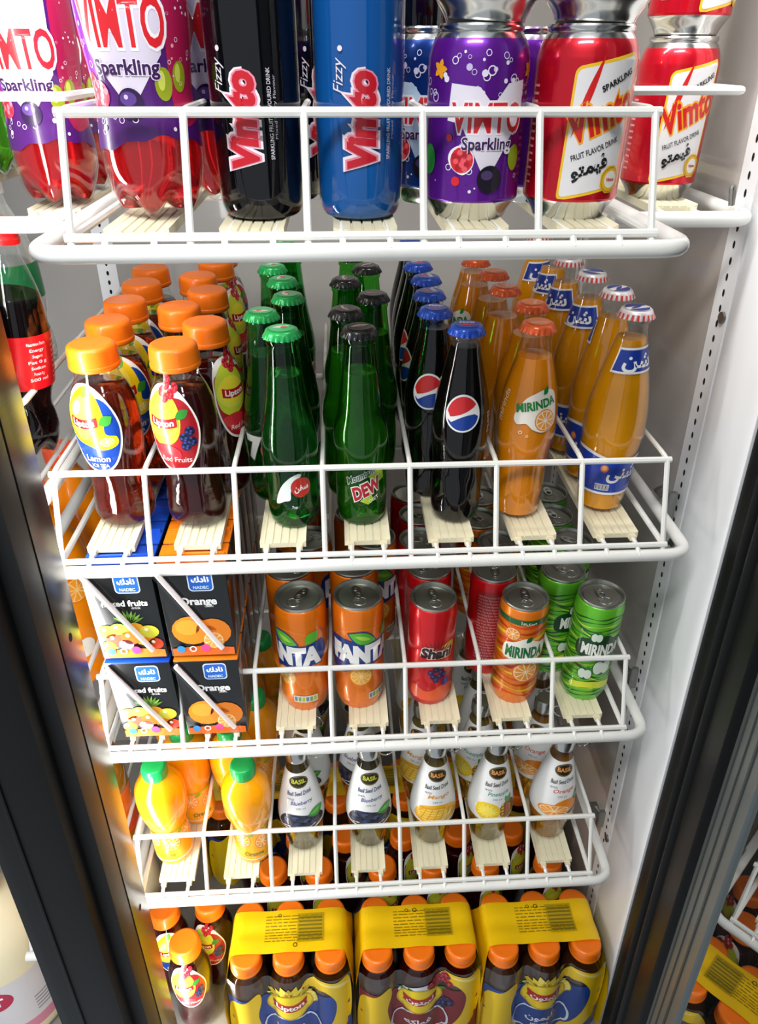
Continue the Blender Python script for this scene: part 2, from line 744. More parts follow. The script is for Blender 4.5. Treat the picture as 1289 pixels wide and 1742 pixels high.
obj('glass_spacer', bm, [mat('dull_aluminium', '#858c8c', .42, .7), mat('dark_groove', '#3c4242', .5)], door)
PANE = bpy.data.materials.new('door_glass')
PANE.use_nodes = True
b = PANE.node_tree.nodes['Principled BSDF']
b.inputs['Base Color'].default_value = (.015, .02, .02, 1)
b.inputs['Roughness'].default_value = .015
b.inputs['IOR'].default_value = 1.9
b.inputs['Coat Weight'].default_value = 1
b.inputs['Coat IOR'].default_value = 1.9
b.inputs['Coat Roughness'].default_value = .01
bm = bmesh.new()
door_box(bm, .380, .605, 0, .018, -.95, .68)
bm.transform(DM)
obj('glass_pane', bm, PANE, door)

# ================================================================== SHELVES
LANE = .082


def track_bm(w, y0, y1, zf):
    """ribbed slide: cross-section with five ridges, swept along the deck"""
    bm = bmesh.new()
    prof = [(-w / 2, -.005), (-w / 2, .0015)]
    n = 5
    for k in range(n):
        a = -w / 2 + .003 + (w - .006) * k / n
        c = (w - .006) / n
        prof += [(a, .0), (a + c * .18, 0), (a + c * .24, -.0016), (a + c * .34, -.0016), (a + c * .40, 0)]
    prof += [(w / 2 - .003, 0), (w / 2, .0015), (w / 2, -.005)]
    ra = [bm.verts.new((x, y0, zf(y0) + z)) for x, z in prof]
    rb = [bm.verts.new((x, y1, zf(y1) + z)) for x, z in prof]
    m = len(prof)
    for k in range(m):
        k2 = (k + 1) % m
        bm.faces.new((ra[k], rb[k], rb[k2], ra[k2]))
    bm.faces.new(ra)
    bm.faces.new(rb[::-1])
    # two feet at the front edge
    for s in (-1, 1):
        add_box(bm, s * w * .36 - .003, s * w * .36 + .003, y0 - .006, y0 + .001, zf(y0) - .006, zf(y0) - .001)
    return bm


TRACK_ME = {}


def make_shelf(sh, xs, x_off, hgt, yt, label, depth=.47, ext=.026, bracket=True, tracks=True):
    """xs: lane boundaries; hgt fence height; yt: fence top minus fence bottom in depth"""
    y0, z0 = DECKS[sh]
    root = empty('wire_shelf', (x_off, y0, z0))
    tag(root, label, 'shelf', 'white wire shelves')
    zf = lambda y: OFFS.get(sh, OFF) + S * y
    L, Rr = xs[0], xs[-1]
    bm = bmesh.new()
    xl, xr = L - ext, Rr + ext
    zb = -.0095
    add_tube(bm, fillet([(xl, depth, zb + S * depth), (xl, -.004, zb), (xr, -.004, zb), (xr, depth, zb + S * depth)], .022, 6), .0060, 12)
    add_tube(bm, [(xl, depth, zb + S * depth), (xr, depth, zb + S * depth)], .005, 8)
    add_tube(bm, fillet([(L, depth, zb + S * depth + .008), (L, .004, .0), (L, 0, 0)], .004), .003, 8)
    add_tube(bm, fillet([(Rr, depth, zb + S * depth + .008), (Rr, .004, .0), (Rr, 0, 0)], .004), .003, 8)
    obj('frame', bm, WIRE, root)
    bm = bmesh.new()
    add_tube(bm, [(L - .004, yt, hgt), (Rr + .004, yt, hgt)], .0031, 8)
    add_tube(bm, [(L - .003, 0, 0), (Rr + .003, 0, 0)], .0028, 8)
    for x in xs:
        add_tube(bm, [(x, -.0008, -.008), (x, yt - .0008, hgt)], .0026, 8)
    obj('front_fence', bm, WIRE, root)
    for x in xs:
        bm = bmesh.new()
        zt = lambda y: hgt + S * (y - yt) + .0015
        add_tube(bm, fillet([(x, yt + .001, hgt), (x, yt + .010, hgt + .0022), (x, depth - .02, zt(depth - .02)), (x, depth - .02, zf(depth) - .006)], .012, 4), .0024, 8)
        obj('divider', bm, WIRE, root)
    bm = bmesh.new()
    for a, c in zip(xs, xs[1:]):
        for sgn in (-1, 1):
            x = (a + c) / 2 + sgn * .0155
            add_tube(bm, [(x, depth, zf(depth) - .008), (x, .0, -.001), (x, -.008, -.008)], .0023, 6)
    add_tube(bm, [(xl, depth * .5, zf(depth * .5) - .012), (xr, depth * .5, zf(depth * .5) - .012)], .003, 6)
    obj('deck_wires', bm, WIRE, root)
    if tracks:
        for a, c in zip(xs, xs[1:]):
            k = round(c - a, 3)
            key = (sh, k)
            if key not in TRACK_ME:
                t = obj('roller_track', track_bm(.0445 if k > .08 else .043, .018, depth - .02, zf), TRACK, root)
                TRACK_ME[key] = t
            else:
                t = TRACK_ME[key].copy()
                COL.objects.link(t)
                t.parent = root
            t.location = ((a + c) / 2, 0, 0)
    if bracket:
        bm = bmesh.new()
        add_box(bm, xr + .003, xr + .016, .082, .104, .004, .009, .001)
        add_box(bm, xr + .010, xr + .020, .078, .084, -.014, .016, .001)
        add_tube(bm, fillet([(xr + .004, .10, .010), (xr + .006, .086, .022), (xr + .014, .080, .012)], .006), .0018, 6)
        obj('bracket', bm, GREYM, root)
    return root


xs7 = [LANE * (k - 3.5) for k in range(8)]
xs5 = [.076 * (k - 2.5) for k in range(6)]
make_shelf('A', xs5, -.002, .0707, .0269, 'topmost white wire basket shelf pulled forward, holding purple, black, blue and red drinks', .46, .026, False)
make_shelf('B', xs7, 0, .0778, .0269, 'white wire shelf carrying the glass soda bottles and orange-capped iced teas')
make_shelf('C', xs7, -.001, .078, .0269, 'white wire shelf carrying slim cans and black juice boxes')
make_shelf('D', xs7, -.004, .0756, .0269, 'lowest white wire shelf carrying green-capped juices and basil seed drinks')


def side_shelf(sh, x0, x1, zt, label, inset0, inset1, lanes, bracket=False):
    """outer piece of the top shelf, beside the pulled-out basket"""
    y0, z0 = DECKS[sh]
    root = empty('wire_shelf', ((x0 + x1) / 2, y0, z0))
    tag(root, label, 'shelf', 'white wire shelves')
    h = (x1 - x0) / 2
    zf = lambda y: OFF + S * y
    depth = .42
    bm = bmesh.new()
    if inset1:      # open towards the basket on its right
        pts = [(-h, 0, -.003), (h, 0, -.003), (h, depth, -.003 + S * depth)]
    else:
        pts = [(-h, 0, -.003), (h, 0, -.003), (h, depth, -.003 + S * depth)]
    add_tube(bm, fillet(pts, .018, 6), .0066, 10)
    add_tube(bm, [(-h, .004, -.003), (-h, depth, -.003 + S * depth)], .005, 8)
    add_tube(bm, [(-h, depth, -.003 + S * depth), (h, depth, -.003 + S * depth)], .005, 8)
    obj('frame', bm, WIRE, root)
    bm = bmesh.new()
    a, c = -h + inset0, h - inset1
    hz = zt - z0
    add_tube(bm, fillet([(a, .30, hz + S * .3), (a, .0, hz), (c, .0, hz), (c, .30, hz + S * .3)], .008), .0032, 8)
    for x, sg in ((a, 1), (c, 1)):
        add_tube(bm, [(x, .30, hz + S * .3), (x, .30, S * .3)], .0026, 8)
    obj('front_fence', bm, WIRE, root)
    bm = bmesh.new()
    for x in lanes:
        for sgn in (-1, 1):
            add_tube(bm, [(x - (x0 + x1) / 2 + sgn * .0155, 0, -.001), (x - (x0 + x1) / 2 + sgn * .0155, depth, zf(depth) - .008)], .0023, 6)
    obj('deck_wires', bm, WIRE, root)
    for x in lanes:
        t = obj('roller_track', track_bm(.0445, .035, depth - .02, zf), TRACK, root)
        t.location = (x - (x0 + x1) / 2, 0, 0)
    if bracket:
        bm = bmesh.new()
        add_tube(bm, fillet([(h - .01, .02, .006), (h - .012, .022, .022), (h - .004, .03, .022), (h - .002, .03, .004)], .006), .0016, 6)
        obj('bracket', bm, GREYM, root)
    return root


side_shelf('N', .212, .332, .303, 'short white wire shelf piece against the right wall under a red can', .0, .028, [.278], True)
side_shelf('N', -.90, -.255, .299, 'white wire shelf at top left under the purple plastic bottle, running behind the mullion', .0, -.03, [-.262, -.41])


def left_shelf(sh, x1, label, x0=-.95):
    y0, z0 = DECKS[sh]
    root = empty('wire_shelf', (x1, y0, z0))
    tag(root, label, 'shelf', 'white wire shelves')
    w = x1 - x0
    bm = bmesh.new()
    depth = .44
    add_tube(bm, fillet([(-w, -.004, -.011), (0, -.004, -.011), (0, depth, S * depth - .011)], .02, 5), .0066, 10)
    obj('frame', bm, WIRE, root)
    bm = bmesh.new()
    add_tube(bm, fillet([(-w, .027, .078), (-.004, .027, .078), (-.004, depth, .078 + S * depth), (-.004, depth, 0)], .012), .0029, 8)
    for k in range(int(w / .11) + 1):
        add_tube(bm, [(-.004 - k * .11, 0, -.004), (-.004 - k * .11, .027, .078)], .0026, 8)
    obj('front_fence', bm, WIRE, root)
    bm = bmesh.new()
    for k in range(int(w / .04)):
        add_tube(bm, [(-.012 - k * .04, -.004, -.006), (-.012 - k * .04, depth, S * depth + OFF - .0025)], .0023, 6)
    obj('deck_wires', bm, WIRE, root)


left_shelf('L', -.298, 'white wire shelf left of the mullion under the red-labelled cola bottles')
left_shelf('M', -.320, 'white wire shelf left of the mullion under the large orange juice bottles')
left_shelf('K', -.335, 'lowest white wire shelf left of the mullion under the tall tea bottle', -.455)
# ================================================================== PRODUCTS: prototypes
def crown(parent, z, m, r=.0150, h=.0072, art=None, name='crown_cap'):
    """crimped metal crown with 21 flutes"""
    def fl(th, rr, zz):
        k = max(0., 1 - (zz - z) / (h * .62))
        return (rr + (.0011 * math.cos(21 * th) * k if rr > r * .8 else 0), zz)
    prof = [(r + .0013, z), (r + .0014, z + .0006), (r + .0004, z + h * .35), (r - .0003, z + h * .62), (r - .0012, z + h * .88), (r - .0035, z + h), (r * .4, z + h + .0002), (1e-5, z + h + .0002)]
    o = lathe(name, prof, m, parent, 84, fl, 60)
    if art:
        P = Print(top_surf(z + h + .0002), du=.006, dv=0)
        art(P, r)
        P.build('cap_print', o)
    return o


def filled(name, prof, skin, drink, fill, parent, seg=44, fun=None, wall=.0011, body='bottle_body', floor=.004):
    """clear skin with the drink as a body of its own inside"""
    lathe(body, prof, skin, parent, seg, fun)
    inner = []
    R = radius_of(prof)
    for r, z in prof:
        if z > fill:
            break
        if z < floor and inner:
            continue
        inner.append((max(r - wall, 1e-5) if r > 1e-5 else 1e-5, max(z, floor * .6) if not fun else z + .0012))
    inner.append((max(R(fill) - wall, .001), fill))
    inner.append((1e-5, fill))
    lathe('drink', inner, drink, parent, seg, fun)


def tri(P, color, layer, cx, cz, w, h, rot=0):
    c, s = math.cos(rot), math.sin(rot)
    P.poly(color, layer, [(cx + x * c - z * s, cz + x * s + z * c) for x, z in ((-w / 2, h / 2), (w / 2, h / 2), (0, -h / 2))])


def bubbles(P, rnd, n, u0, u1, v0, v1, layer, cols=('#f4eef6',), rr=(.0008, .0022), hollow=.4):
    for _ in range(n):
        x, z, r = rnd.uniform(u0, u1), rnd.uniform(v0, v1), rnd.uniform(*rr)
        if rnd.random() < hollow:
            P.ring(rnd.choice(cols), layer, x, z, r * 1.4, r * .35, n=14)
        else:
            P.dot(rnd.choice(cols), layer, x, z, r, n=10)


def berry(P, layer, x, z, r, cols, n=9, seed=1):
    rnd = random.Random(seed)
    P.dot(cols[0], layer, x, z, r)
    for k in range(n):
        a = k * 2.4
        d = r * .8 * math.sqrt((k + .5) / n)
        P.dot(cols[1 + k % (len(cols) - 1)], layer + 1, x + d * math.cos(a), z + d * math.sin(a), r * .24, n=10)


def citrus(P, layer, x, z, r, rind='#f08a10', flesh='#ffb63a', pith='#fff2d8', n=9, ry=None, rot=0):
    k = (ry or r) / r
    P.dot(rind, layer, x, z, r, r * k, rot=rot)
    P.dot(pith, layer + 1, x, z, r * .88, r * .88 * k, rot=rot)
    for i in range(n):
        a0, a1 = 2 * PI * (i + .1) / n, 2 * PI * (i + .9) / n
        pts = [(r * .12 * math.cos((a0 + a1) / 2), r * .12 * math.sin((a0 + a1) / 2))] + [(r * .8 * math.cos(a0 + (a1 - a0) * t / 4), r * .8 * math.sin(a0 + (a1 - a0) * t / 4)) for t in range(5)]
        c, s = math.cos(rot), math.sin(rot)
        P.poly(flesh, layer + 2, [(x + px * c - py * k * s, z + px * s + py * k * c) for px, py in pts])


# ---- wide-capped iced tea bottle
TEAP = smooth_profile([(.0, .003), (.018, .0008), (.0245, .003), (.0285, .010), (.0296, .022), (.0282, .036), (.0272, .048), (.0276, .060), (.0292, .078), (.0303, .096),
                       (.0305, .110), (.0288, .124), (.0248, .136), (.0208, .144), (.0196, .149), (.0196, .157)], 3)


def tea_fun(th, r, z):
    """moulded panels round the lower third"""
    if .012 < z < .058 and r > .02:
        w = math.sin((z - .012) / .046 * PI)
        return r - .0011 * w * (.5 + .5 * math.cos(6 * th)) - .0005 * w * math.cos(z * 900), z
    if z <= .012 and r > .01:
        return r * (1 - .03 * (.5 + .5 * math.cos(6 * th))), z
    return r, z


def tea_cap(parent, z=.1552, m=None, k=1.):
    r = .0222
    prof = [(r - .001, z - .001), (r, z), (r + .0003, z + .003), (r - .0002, z + .004), (r - .0003, z + .005), (r - .0008, z + .0155), (r - .0022, z + .0185), (r - .005, z + .0197), (r - .0075, z + .0194), (1e-5, z + .0194)]
    return lathe('cap', smooth_profile(prof, 2), m or OCAP, parent, 56, lambda th, rr, zz: (rr + (.00018 * math.cos(60 * th) if z + .005 < zz < z + .0155 else 0), zz), 45)


def banner(P, layer, x, z, w, h, word, arabic=False, edge='#f6d21a'):
    """red curved badge with white lettering on a yellow disc"""
    bow = h * .30
    top = [(x - w / 2 + w * t / 8, z + h / 2 + bow * (2 * t / 8 - 1) ** 2) for t in range(9)]
    bot = [(x - w / 2 + w * t / 8, z - h / 2 + bow * (2 * t / 8 - 1) ** 2) for t in range(9)]
    P.poly('#b3101c', layer, bot + top[::-1])
    P.text(word, x, z + bow * .25, h * (.92 if not arabic else .8), '#fffdf5', layer + 1, .03, width=w * .80, arc=bow * 4 / (w * w) * .9)


def tea_label(parent, berryish, word='Lipton'):
    tsf = round_surf(TEAP, .030)
    P = Print(lambda u, v, e: tsf(u, v + .004, e), .0028, .0045)
    W = '#f7f4ea'
    Y1, Y2 = '#f7d512', '#fbe649'
    P.poly(W, 0, spline([(-.024, .135), (-.005, .142), (.014, .134), (.0255, .112), (.025, .088), (.016, .068), (.002, .0605), (-.014, .066), (-.0235, .084), (-.027, .110)], 5))
    low = '#a91520' if berryish else '#0f3f9e'
    P.poly(low, 1, spline([(-.022, .128), (.012, .130), (.0238, .111), (.0233, .089), (.015, .070), (.002, .063), (-.013, .068), (-.022, .085), (-.0255, .108)], 5))
    if berryish:
        P.poly('#c9d938', 2, spline([(-.0255, .118), (-.018, .133), (-.004, .137), (.008, .126), (.010, .108), (.004, .093), (-.010, .087), (-.022, .095)], 5))
        for k, (x, z) in enumerate(((-.008, .136), (-.002, .141), (.003, .134), (-.003, .131), (.008, .139), (.0, .146))):
            berry(P, 3, x, z, .0042, ('#c11a2c', '#e5485a', '#8f0f1f'), 7, k)
        P.dot('#dbe24a', 4, -.008, .110, .0165, .0155)
        P.dot('#f2e23c', 5, -.008, .112, .0145, .0125)
        for k, (x, z) in enumerate(((.012, .096), (.017, .102), (.018, .092), (.0125, .088))):
            berry(P, 6, x, z, .0045, ('#1a2350', '#3f4d8f', '#0d1230'), 7, k + 9)
        P.poly('#2f8a2c', 6, leaf(.006, .114, .014, .004, .5))
        P.poly('#d8303a', 4, spline([(-.020, .086), (-.006, .089), (.006, .083), (.004, .074), (-.010, .073), (-.018, .078)], 5))
        P.text('Red Fruits', .001, .0745, .0072, W, 6, .0, .1)
    else:
        P.poly(Y1, 2, spline([(-.0265, .112), (-.021, .130), (-.005, .140), (.008, .132), (.013, .116), (.012, .100), (.021, .096), (.0205, .088), (.008, .084), (-.006, .088), (-.020, .094)], 5))
        P.poly(Y2, 3, spline([(-.023, .114), (-.016, .128), (-.003, .133), (.004, .122), (.001, .100), (-.012, .094)], 5))
        P.dot('#fdf0a0', 4, -.012, .122, .0042, .007, rot=-.5)
        P.poly('#5fae2a', 4, leaf(-.006, .131, .013, .0036, .9), )
        P.poly('#3c9330', 4, leaf(.008, .108, .014, .0046, .5))
        citrus(P, 4, .012, .092, .0072, '#f2c70d', '#fbe457', '#fff6c0', 8, .0048, .2)
        P.text('Lemon', .0, .0755, .0085, W, 6, .02, .1)
        P.text('ICE TEA', .001, .0685, .0048, W, 6, .01)
    banner(P, 7, -.006, .1085, .0265, .0085, word)
    return P.build('label', parent)


def make_tea(berryish):
    root = empty('iced_tea_bottle')
    filled('b', TEAP, PET, TEAR if berryish else TEA, .138, root, 48, tea_fun)
    tea_cap(root)
    tea_label(root, berryish)
    return root


tea_l, tea_r = make_tea(False), make_tea(True)
tea_l.scale = tea_r.scale = (1, 1, 1.047)


# ---- glass soda bottles
COLP = smooth_profile([(0, .002), (.018, .0006), (.0222, .003), (.0246, .010), (.0256, .026), (.0250, .046), (.0247, .060), (.0262, .080), (.0272, .098), (.0266, .112), (.0236, .130),
                       (.0192, .148), (.0156, .163), (.0136, .173), (.0134, .1775), (.0146, .179), (.0146, .183), (.0132, .1845)], 3)


def swirl(th, r, z):
    if .02 < z < .07 and r > .02:
        return r + .0005 * math.sin(8 * th + z * 160) * math.sin((z - .02) / .05 * PI), z
    return r, z


def make_cola():
    root = empty('cola_bottle')
    filled('b', COLP, GLASS, COLA, .1725, root, 48, swirl, .0007, floor=.0025)
    crown(root, .1825, mat('blue_crown', '#1c4fc4', .3, .2, .4), art=lambda P, r: (P.dot('#1a47b4', 0, 0, 0, r * .70), P.text('PEPSI', 0, .0035, .006, '#f2f4fa', 1, .02), P.poly('#d8202c', 1, leaf(-.007, -.003, .014, .002, 0))))
    P = Print(round_surf(COLP, .027), .0028, .0045)
    x, z, r = -.001, .118, .0170
    P.dot('#f3f3f1', 0, x, z, r, n=40)
    r2_ = r * .90
    th0, th1 = math.radians(12), math.radians(172)
    # upper red field above an S-wave, lower blue field below it, white band between
    up_ = [(x + r2_ * math.cos(a), z + r2_ * math.sin(a)) for a in [th0 + (th1 - th0) * k / 16 + math.radians(20) * (1 - k / 16) for k in range(17)]]
    wave = [(x - r2_ * .97 + t * r2_ * 1.85, z + r2_ * (-.22 + .05 * math.sin(t * 3) + .72 * t * t)) for t in [k / 10 for k in range(11)]]
    up_ = [p for p in up_]
    P.poly('#d3282c', 1, wave[1:-1] + up_)
    lo_ = [(x + r2_ * math.cos(a), z + r2_ * math.sin(a)) for a in [math.radians(200) + math.radians(150) * k / 16 for k in range(17)]]
    wav2 = [(x + r2_ * .93 - t * r2_ * 1.80, z + r2_ * (-.02 - .62 * t + .18 * math.sin(t * PI))) for t in [k / 10 for k in range(11)]]
    P.poly('#1a3f98', 1, lo_ + wav2[1:-1])
    P.build('logo', root)
    P = Print(round_surf(COLP, .027), .0028, .0045)
    P.text('PEPSI', .031, .105, .0095, '#e8e8e6', 0, .01, rot=PI / 2)
    P.build('side_lettering', root)
    P = Print(round_surf(COLP, .027), .0028, .0045)
    P.text('PEPSI', -.050, .105, .0095, '#e8e8e6', 0, .01, rot=PI / 2)
    P.build('side_lettering', root)
    return root


cola = make_cola()
cola.scale = (1, 1, 1.04)

MIRP = smooth_profile([(0, .002), (.017, .0006), (.0215, .003), (.0235, .012), (.0246, .030), (.0243, .045), (.0256, .062), (.0280, .082), (.0287, .098), (.0276, .113), (.0240, .132),
                       (.0192, .150), (.0158, .163), (.0138, .172), (.0134, .1765), (.0146, .178), (.0146, .182), (.0132, .1835)], 3)


def make_orange():
    root = empty('orange_soda_bottle')
    filled('b', MIRP, GLASS, ORANGED, .160, root, 48)
    crown(root, .1815, mat('orange_crown', '#e8602a', .32, .2, .4), art=lambda P, r: (P.dot('#f07a3a', 0, 0, 0, r * .72), P.text('MIRINDA', 0, -.003, .0036, '#fbe9dc', 1, .02)))
    msf = round_surf(MIRP, .028)
    P = Print(lambda u, v, e: msf(u * 1.08, .012 + (v - .1) * 1.08 + .1, e), .0028, .0045)
    P.poly('#f6efe2', 0, spline([(-.019, .100), (-.012, .113), (-.002, .119), (.010, .122), (.020, .118), (.021, .104), (.019, .092), (.008, .086), (-.002, .089), (-.008, .094), (-.016, .093)], 5))
    citrus(P, 1, .0085, .0965, .0096, '#ee9330', '#f1a244', '#fbeedd', 9)
    P.text('MIRINDA', .0, .1100, .0098, '#0f7d33', 5, .035, rot=.20, width=.037)
    P.poly('#0f7d33', 5, leaf(.006, .118, .008, .0024, .9))
    P.ring('#f6efe2', 1, -.012, .086, .0016, .0005)
    P.ring('#f6efe2', 1, -.006, .083, .0011, .0004)
    P.build('logo', root)
    P = Print(round_surf(MIRP, .028), .0028, .0045)
    P.text('mirinda', -.036, .118, .010, '#f3d9a8', 1, .0, rot=PI / 2 - .1, shear=.2)
    P.build('side_lettering', root)
    return root


orange = make_orange()
orange.scale = (1, 1, 1.044)

SHAP = smooth_profile([(0, .002), (.017, .0006), (.0215, .003), (.0235, .012), (.0250, .030), (.0272, .052), (.0294, .076), (.0298, .092), (.0286, .108), (.0248, .130), (.0196, .151),
                       (.0150, .169), (.0130, .179), (.0128, .185), (.0142, .1865), (.0142, .1905), (.0128, .192)], 3)


def make_shani():
    root = empty('orange_fruit_soda_bottle')
    filled('b', SHAP, GLASS, SHANID, .172, root, 48)

    def art(P, r):
        P.dot('#f2efe9', 0, 0, 0, r * .80)
        P.poly('#24358f', 1, ell(0, 0, r * .74, n=24, a0=.3, a1=PI - .2))
        P.poly('#24358f', 1, ell(0, 0, r * .74, n=24, a0=PI + .4, a1=2 * PI - .3))
        P.poly('#24358f', 2, leaf(-.008, -.003, .016, .002, .4))
    c = crown(root, .190, mat('white_crown', '#e6dfe0', .3, .2, .4), art=art)
    # red stripes on the skirt between the flutes
    P = Print(round_surf([(.0166, .1895), (.0150, .194), (.0146, .1975)], .0165), 0, 0, .0001, .0006)
    for k in range(21):
        u = 2 * PI * .0165 * (k + .5) / 21
        P.poly('#d43a34', 0, rect(u - .0010, .1902, u + .0010, .1945))
    P.build('cap_stripes', c)
    P = Print(round_surf(SHAP, .0298), .0028, .0045)
    # slanted neck badge
    P.poly('#f3f3f1', 0, [(-.0375, .1440), (.0375, .1460), (.0330, .1680), (-.0330, .1660)])
    P.poly('#16379c', 1, [(-.0350, .1460), (.0350, .1479), (.0309, .1661), (-.0309, .1642)])
    P.text('\ufee6\ufeb7', .0, .1565, .0170, '#f6f6f4', 2, .03, width=.046)
    P.build('neck_label', root)
    P = Print(round_surf(SHAP, .0298), .0028, .0045)
    # wrap-round lower label
    C = 2 * PI * .0298
    top = [(-C / 2 + C * k / 36, .0665 - .0035 * math.cos(2 * PI * k / 36 * 2)) for k in range(37)]
    P.poly('#f3f3f1', 0, [(-C / 2, .0235), (C / 2, .0235)] + top[::-1])
    P.poly('#1a40b0', 1, [(-C / 2, .0262), (C / 2, .0262)] + [(a, b - .0032) for a, b in top[::-1]])
    for cx in (0., C / 2 - .03):
        P.text('\ufef0\ufee8\ufeb7', cx + .003, .050, .021, '#f6f6f4', 2, .03, width=.036)
        P.dot('#e8742a', 2, cx - .0185, .053, .0042)
        P.dot('#f7b27a', 3, cx - .0185, .0535, .0026)
    P.poly('#e9e9ea', 2, rect(-.026, .0285, -.010, .0355))
    for k in range(12):
        P.poly('#15151a', 3, rect(-.0252 + k * .00125, .0292, -.0252 + k * .00125 + (.0005 if k % 3 else .0008), .0350))
    P.text('250 ml', .018, .0305, .0040, '#d8dcf0', 2)
    P.build('label', root)
    return root


shani = make_shani()
shani.scale = (1, 1, 1.045)

GRNP = smooth_profile([(0, .002), (.018, .0006), (.0225, .003), (.0248, .010), (.0256, .026), (.0254, .048), (.0262, .062), (.0268, .074), (.0264, .086), (.0236, .104), (.0196, .124),
                       (.0166, .146), (.0146, .166), (.0140, .1755), (.0150, .177), (.0150, .181), (.0134, .1825)], 3)


def make_lime():
    root = empty('lemon_lime_soda_bottle')
    filled('b', GRNP, GREENS, LIMED, .150, root, 48)
    crown(root, .1815, mat('green_crown', '#1fb35c', .32, .2, .4), r=.0152, art=lambda P, r: (P.dot('#48c47c', 0, 0, 0, r * .72), P.poly('#f4efe8', 1, leaf(-.008, .001, .016, .003, .2)), P.dot('#e06a50', 2, .002, .001, .0028)))
    P = Print(round_surf(GRNP, .0266), .0028, .0045)
    P.poly('#eaf3ee', 0, spline([(-.019, .030), (-.014, .046), (-.005, .057), (.004, .062), (.008, .060), (.001, .053), (-.003, .044), (-.004, .035), (-.010, .033)], 5))
    P.dot('#bf2a20', 1, .0075, .0475, .0105, n=30)
    P.text('\ufee6\ufed4\ufeb3', .0075, .0475, .0085, '#f6efe8', 2, .03, rot=.15, width=.015)
    P.text('7up', .0, .0270, .004, '#dfeee4', 1, .02)
    P.build('label', root)
    P = Print(round_surf(GRNP, .0266), .0028, .0045)
    h = PI * .0266
    P.outlined('7', h - .012, .062, .034, '#f3f3ee', '#14451f', 1, .05, .06)
    P.text('U', h + .007, .060, .017, '#f3f3ee', 2, .05)
    P.text('P', h + .019, .060, .017, '#f3f3ee', 2, .05)
    P.dot('#bf2a20', 1, h + .006, .060, .0108, n=24)
    P.build('back_label', root)
    return root


lime = make_lime()
lime.scale = (1, 1, 1.04)

DEWP = smooth_profile([(0, .002), (.018, .0006), (.0222, .003), (.0244, .010), (.0252, .026), (.0250, .045), (.0244, .058), (.0252, .070), (.0262, .084), (.0250, .096), (.0222, .106), (.0200, .118),
                       (.0180, .136), (.0158, .156), (.0144, .168), (.0140, .1745), (.0150, .176), (.0150, .180), (.0134, .1815)], 3)


def make_dew():
    root = empty('citrus_soda_bottle')
    filled('b', DEWP, GREENS2, DEWD, .150, root, 48)
    crown(root, .1805, mat('black_crown', '#16181a', .3, .3, .5), r=.0152, art=lambda P, r: (P.dot('#0c0d0e', 0, 0, 0, r * .74), P.poly('#c9b9b6', 1, leaf(-.008, -.001, .017, .0028, .25)), P.poly('#7d2a2c', 2, leaf(-.006, -.0016, .012, .0012, .25))))
    P = Print(round_surf(DEWP, .0255), .0028, .0045)
    P.poly('#b9d83a', 0, [(.004, .056), (.022, .066), (.023, .050), (.012, .047)])
    P.poly('#b9d83a', 0, [(-.004, .030), (.006, .040), (.010, .030), (.004, .026)])
    P.outlined('Mountain', -.003, .0565, .0092, '#1d5a2c', '#eef2ec', 1, .06, .02, rot=.42, shear=.25, width=.030)
    P.outlined('DEW', .003, .0430, .0175, '#b3202a', '#f1efe9', 3, .06, .05, rot=.42, shear=.25, width=.030)
    P.text('DIET', .010, .0315, .0052, '#eef2ec', 2, .01, rot=.42)
    P.build('label', root)
    return root


dew = make_dew()
dew.scale = (1, 1, 1.044)

# ---- top-shelf bottles
PINP = smooth_profile([(0, .010), (.010, .006), (.020, .001), (.0265, .004), (.0318, .014), (.0338, .030), (.0340, .046), (.0326, .060), (.0310, .074), (.0322, .090), (.0345, .112), (.0350, .140), (.0340, .160),
                       (.0290, .182), (.0210, .202), (.0150, .214), (.0140, .224)], 3)


def petal(th, r, z):
    """five-lobed plastic base"""
    if z < .034:
        k = (1 - z / .034) ** 1.5
        c = .5 + .5 * math.cos(5 * th)
        return r * (1 - .16 * k * (1 - c)), z + .012 * k * (1 - c) * min(1, r / .02)
    return r, z


